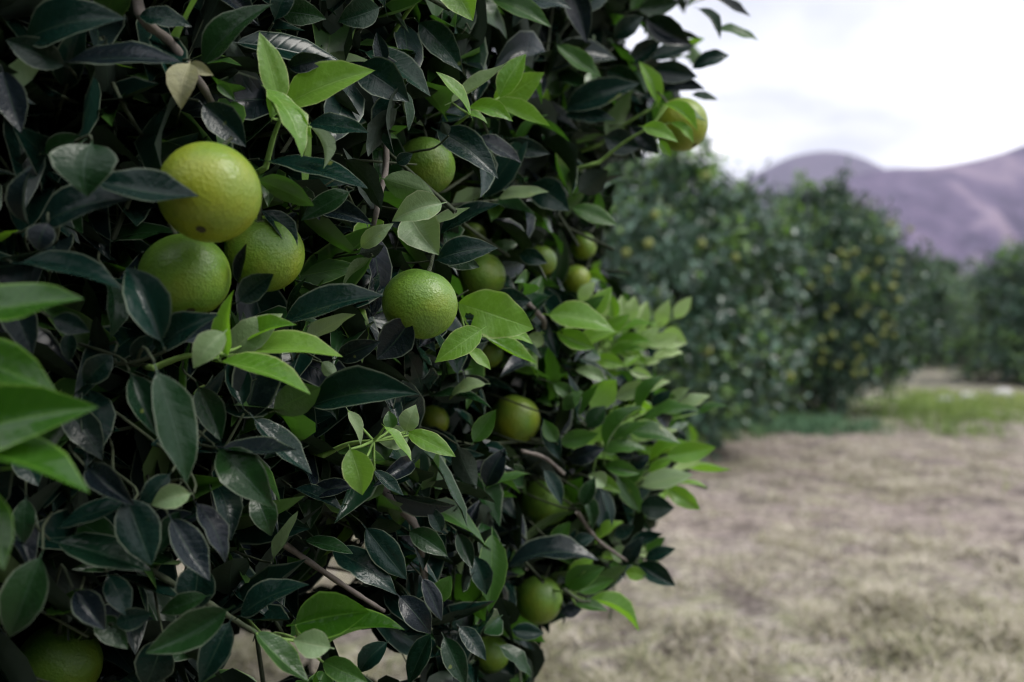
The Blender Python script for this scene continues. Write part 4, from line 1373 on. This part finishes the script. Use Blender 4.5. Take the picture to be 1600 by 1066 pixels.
# ------------------------------------------------------------------ grass, weeds, rocks, fallen leaf
def blades(name, cx_, cy_, per, spread, lmin, lmax, wid, lean, mat, seed, rbias=None):
    g = np.random.default_rng(seed)
    k = len(cx_) * per
    ci = np.repeat(np.arange(len(cx_)), per)
    x = cx_[ci] + g.normal(0, spread, k)
    y = cy_[ci] + g.normal(0, spread, k)
    z = gh(x, y) - .004
    az = g.uniform(0, 6.28, k)
    ln = g.uniform(*lean, k)
    L = g.uniform(lmin, lmax, k)
    d = np.stack([np.cos(az) * np.sin(ln), np.sin(az) * np.sin(ln), np.cos(ln)], -1)
    sd = np.stack([-np.sin(az), np.cos(az), np.zeros(k)], -1) * (wid * g.uniform(.6, 1.4, k))[:, None] * .5
    p0 = np.stack([x, y, z], -1)
    p1 = p0 + d * (L * .55)[:, None]
    d2 = d.copy()
    d2[:, 2] -= .45
    p2 = p1 + norm(d2) * (L * .45)[:, None]
    p2[:, 2] = np.maximum(p2[:, 2], z + .003)
    V = np.stack([p0 - sd, p0 + sd, p1 + sd * .8, p1 - sd * .8, p2 + sd * .15, p2 - sd * .15], 1).reshape(-1, 3)
    b0 = (np.arange(k) * 6)[:, None]
    Fb = np.stack([b0 + np.array((0, 1, 2, 3)), b0 + np.array((3, 2, 4, 5))], 1).reshape(-1, 4)
    rc = g.uniform(0, 1, len(cx_)) if rbias is None else rbias
    r = np.clip(rc[ci] + g.normal(0, .16, k), 0, 1)
    return mesh_np(name, V, Fb, rnd=np.repeat(r, 2), mats=[mat], smooth=False)


g = np.random.default_rng(77)
def vnoise(x, y, cell, seed):
    """smooth value noise 0..1"""
    t = np.random.default_rng(seed).uniform(0, 1, (256, 256))
    u, v = x / cell + 97.3, y / cell + 31.7
    i, j = np.floor(u).astype(int), np.floor(v).astype(int)
    f, h = u - i, v - j
    f, h = f * f * (3 - 2 * f), h * h * (3 - 2 * h)
    i, j = i % 255, j % 255
    return (t[i, j] * (1 - f) + t[i + 1, j] * f) * (1 - h) + (t[i, j + 1] * (1 - f) + t[i + 1, j + 1] * f) * h


# dry mown grass over what the photograph shows of the floor
m = 16000
yy = 2.0 + 9.5 * g.uniform(0, 1, m) ** 1.2
xx = g.uniform(-.42, .62, m) * yy + g.uniform(-.3, .5, m)
dens = .5 * vnoise(xx, yy * .7, .16, 1) + .35 * vnoise(xx, yy * .55, .4, 2) + .25 * vnoise(xx, yy * .6, 1.1, 3)
keepg = g.uniform(0, 1, m) < np.clip((dens - .47) * 3.6, 0, 1) * np.clip((11 - yy) / 4.0, .10, 1)
xx, yy = xx[keepg], yy[keepg]
gpat = np.clip(1.8 * (.3 * vnoise(xx, yy * .5, .8, 4) + .35 * vnoise(xx, yy * .6, .3, 6) + .35 * vnoise(xx, yy, .13, 5) - .25), 0, 1)
M_STRAW = blade_mat('dry_grass_blade', [(0.0, (0.64, 0.59, 0.49)), (0.28, (0.51, 0.46, 0.37)), (0.54, (0.37, 0.355, 0.22)), (0.66, (0.185, 0.21, 0.09)), (0.84, (0.15, 0.11, 0.095)), (1.0, (0.07, 0.056, 0.05))])
rb = np.clip(.05 + gpat * .38 + np.abs(g.normal(0, .13, len(xx))) + np.where(g.uniform(0, 1, len(xx)) < .10, .35, 0), 0, 1)
dg = link('dry_grass', blades('dry_grass', xx, yy, 18, .048, .04, .12, .0065, (.75, 1.5), M_STRAW, 78, rb))
tag(dg, 'dry mown grass lying in straw-coloured tufts on the orchard floor', kind='stuff')
# green grass under and between the trees
M_GRASS = blade_mat('green_grass_blade', [(0.0, (0.10, 0.17, 0.05)), (0.5, (0.17, 0.26, 0.06)), (1.0, (0.30, 0.36, 0.10))])
m = 4600
gy2 = g.uniform(8.6, 16.5, m)
gx2 = g.uniform(1.5, 10.5, m)
kp = g.uniform(0, 1, m) < np.clip(.85 - np.abs(gy2 - 13.0 - .25 * (gx2 - 4)) / 2.7 - .7 * np.sin(gx2 * 2.1 + gy2) * np.sin(gy2 * 1.7), .0, 1)
gx2, gy2 = gx2[kp], gy2[kp]
gg = link('green_grass', blades('green_grass', gx2, gy2, 14, .10, .06, .20, .010, (.2, 1.0), M_GRASS, 79, np.clip((gx2 - 2.5) / 6 + g.normal(0, .1, len(gx2)), 0, 1)))
tag(gg, 'fresh green grass growing under the tree row', kind='stuff')
m = 260
M_WEED = blade_mat('weed_blade', [(0.0, (0.07, 0.15, 0.08)), (1.0, (0.16, 0.27, 0.15))])
wc = ground_at(1215, 668)
wd = link('weeds', blades('weeds', wc[0] + g.normal(0, .45, m), wc[1] + g.normal(0, .35, m), 16, .06, .06, .20, .016, (.2, 1.2), M_WEED, 80))
tag(wd, 'bluish green weeds at the foot of the fruit-dotted tree', kind='stuff')


def rock(px, py, size, seed, label):
    c = ground_at(px, py)
    bm = bmesh.new()
    bmesh.ops.create_icosphere(bm, subdivisions=2, radius=.5)
    g = random.Random(seed)
    for v in bm.verts:
        k = 1 + g.uniform(-.16, .16)
        v.co = Vector((v.co.x * 1.3 * k, v.co.y * k, v.co.z * .7 * k))
    me = bpy.data.meshes.new('rock')
    bm.to_mesh(me)
    bm.free()
    me.materials.append(M_ROCK)
    o = link('rock', me, None, (c[0], c[1], size * .16))
    o.scale = (size, size, size)
    o.rotation_euler = (0, 0, g.uniform(0, 6))
    tag(o, label, 'rock')


rock(1512, 626, .24, 1, 'pale rock lying in the green grass of the gap')
rock(1478, 630, .20, 2, 'smaller grey rock just beside the pale one')
rock(1565, 622, .30, 3, 'grey rock by the picture edge in the gap')

# curled dry leaf on the ground
lc = ground_at(1578, 785)
Vt, Fq, uvv = leaf_shape(12, 6, fold=1.2, arch=.22, cup=-.2, seed=40)
fl = link('fallen_leaf', mesh_np('fallen_leaf', Vt, Fq, uvs=uvv[Fq.ravel()], mats=[M_DRY]), None, (lc[0] - .05, lc[1], gh(lc[0], lc[1]) + .07))
fl.scale = (.20, .26, .26)
fl.rotation_euler = (.5, .1, 1.1)
tag(fl, 'pale curled dry leaf lying on the mown ground by the edge', 'leaf')
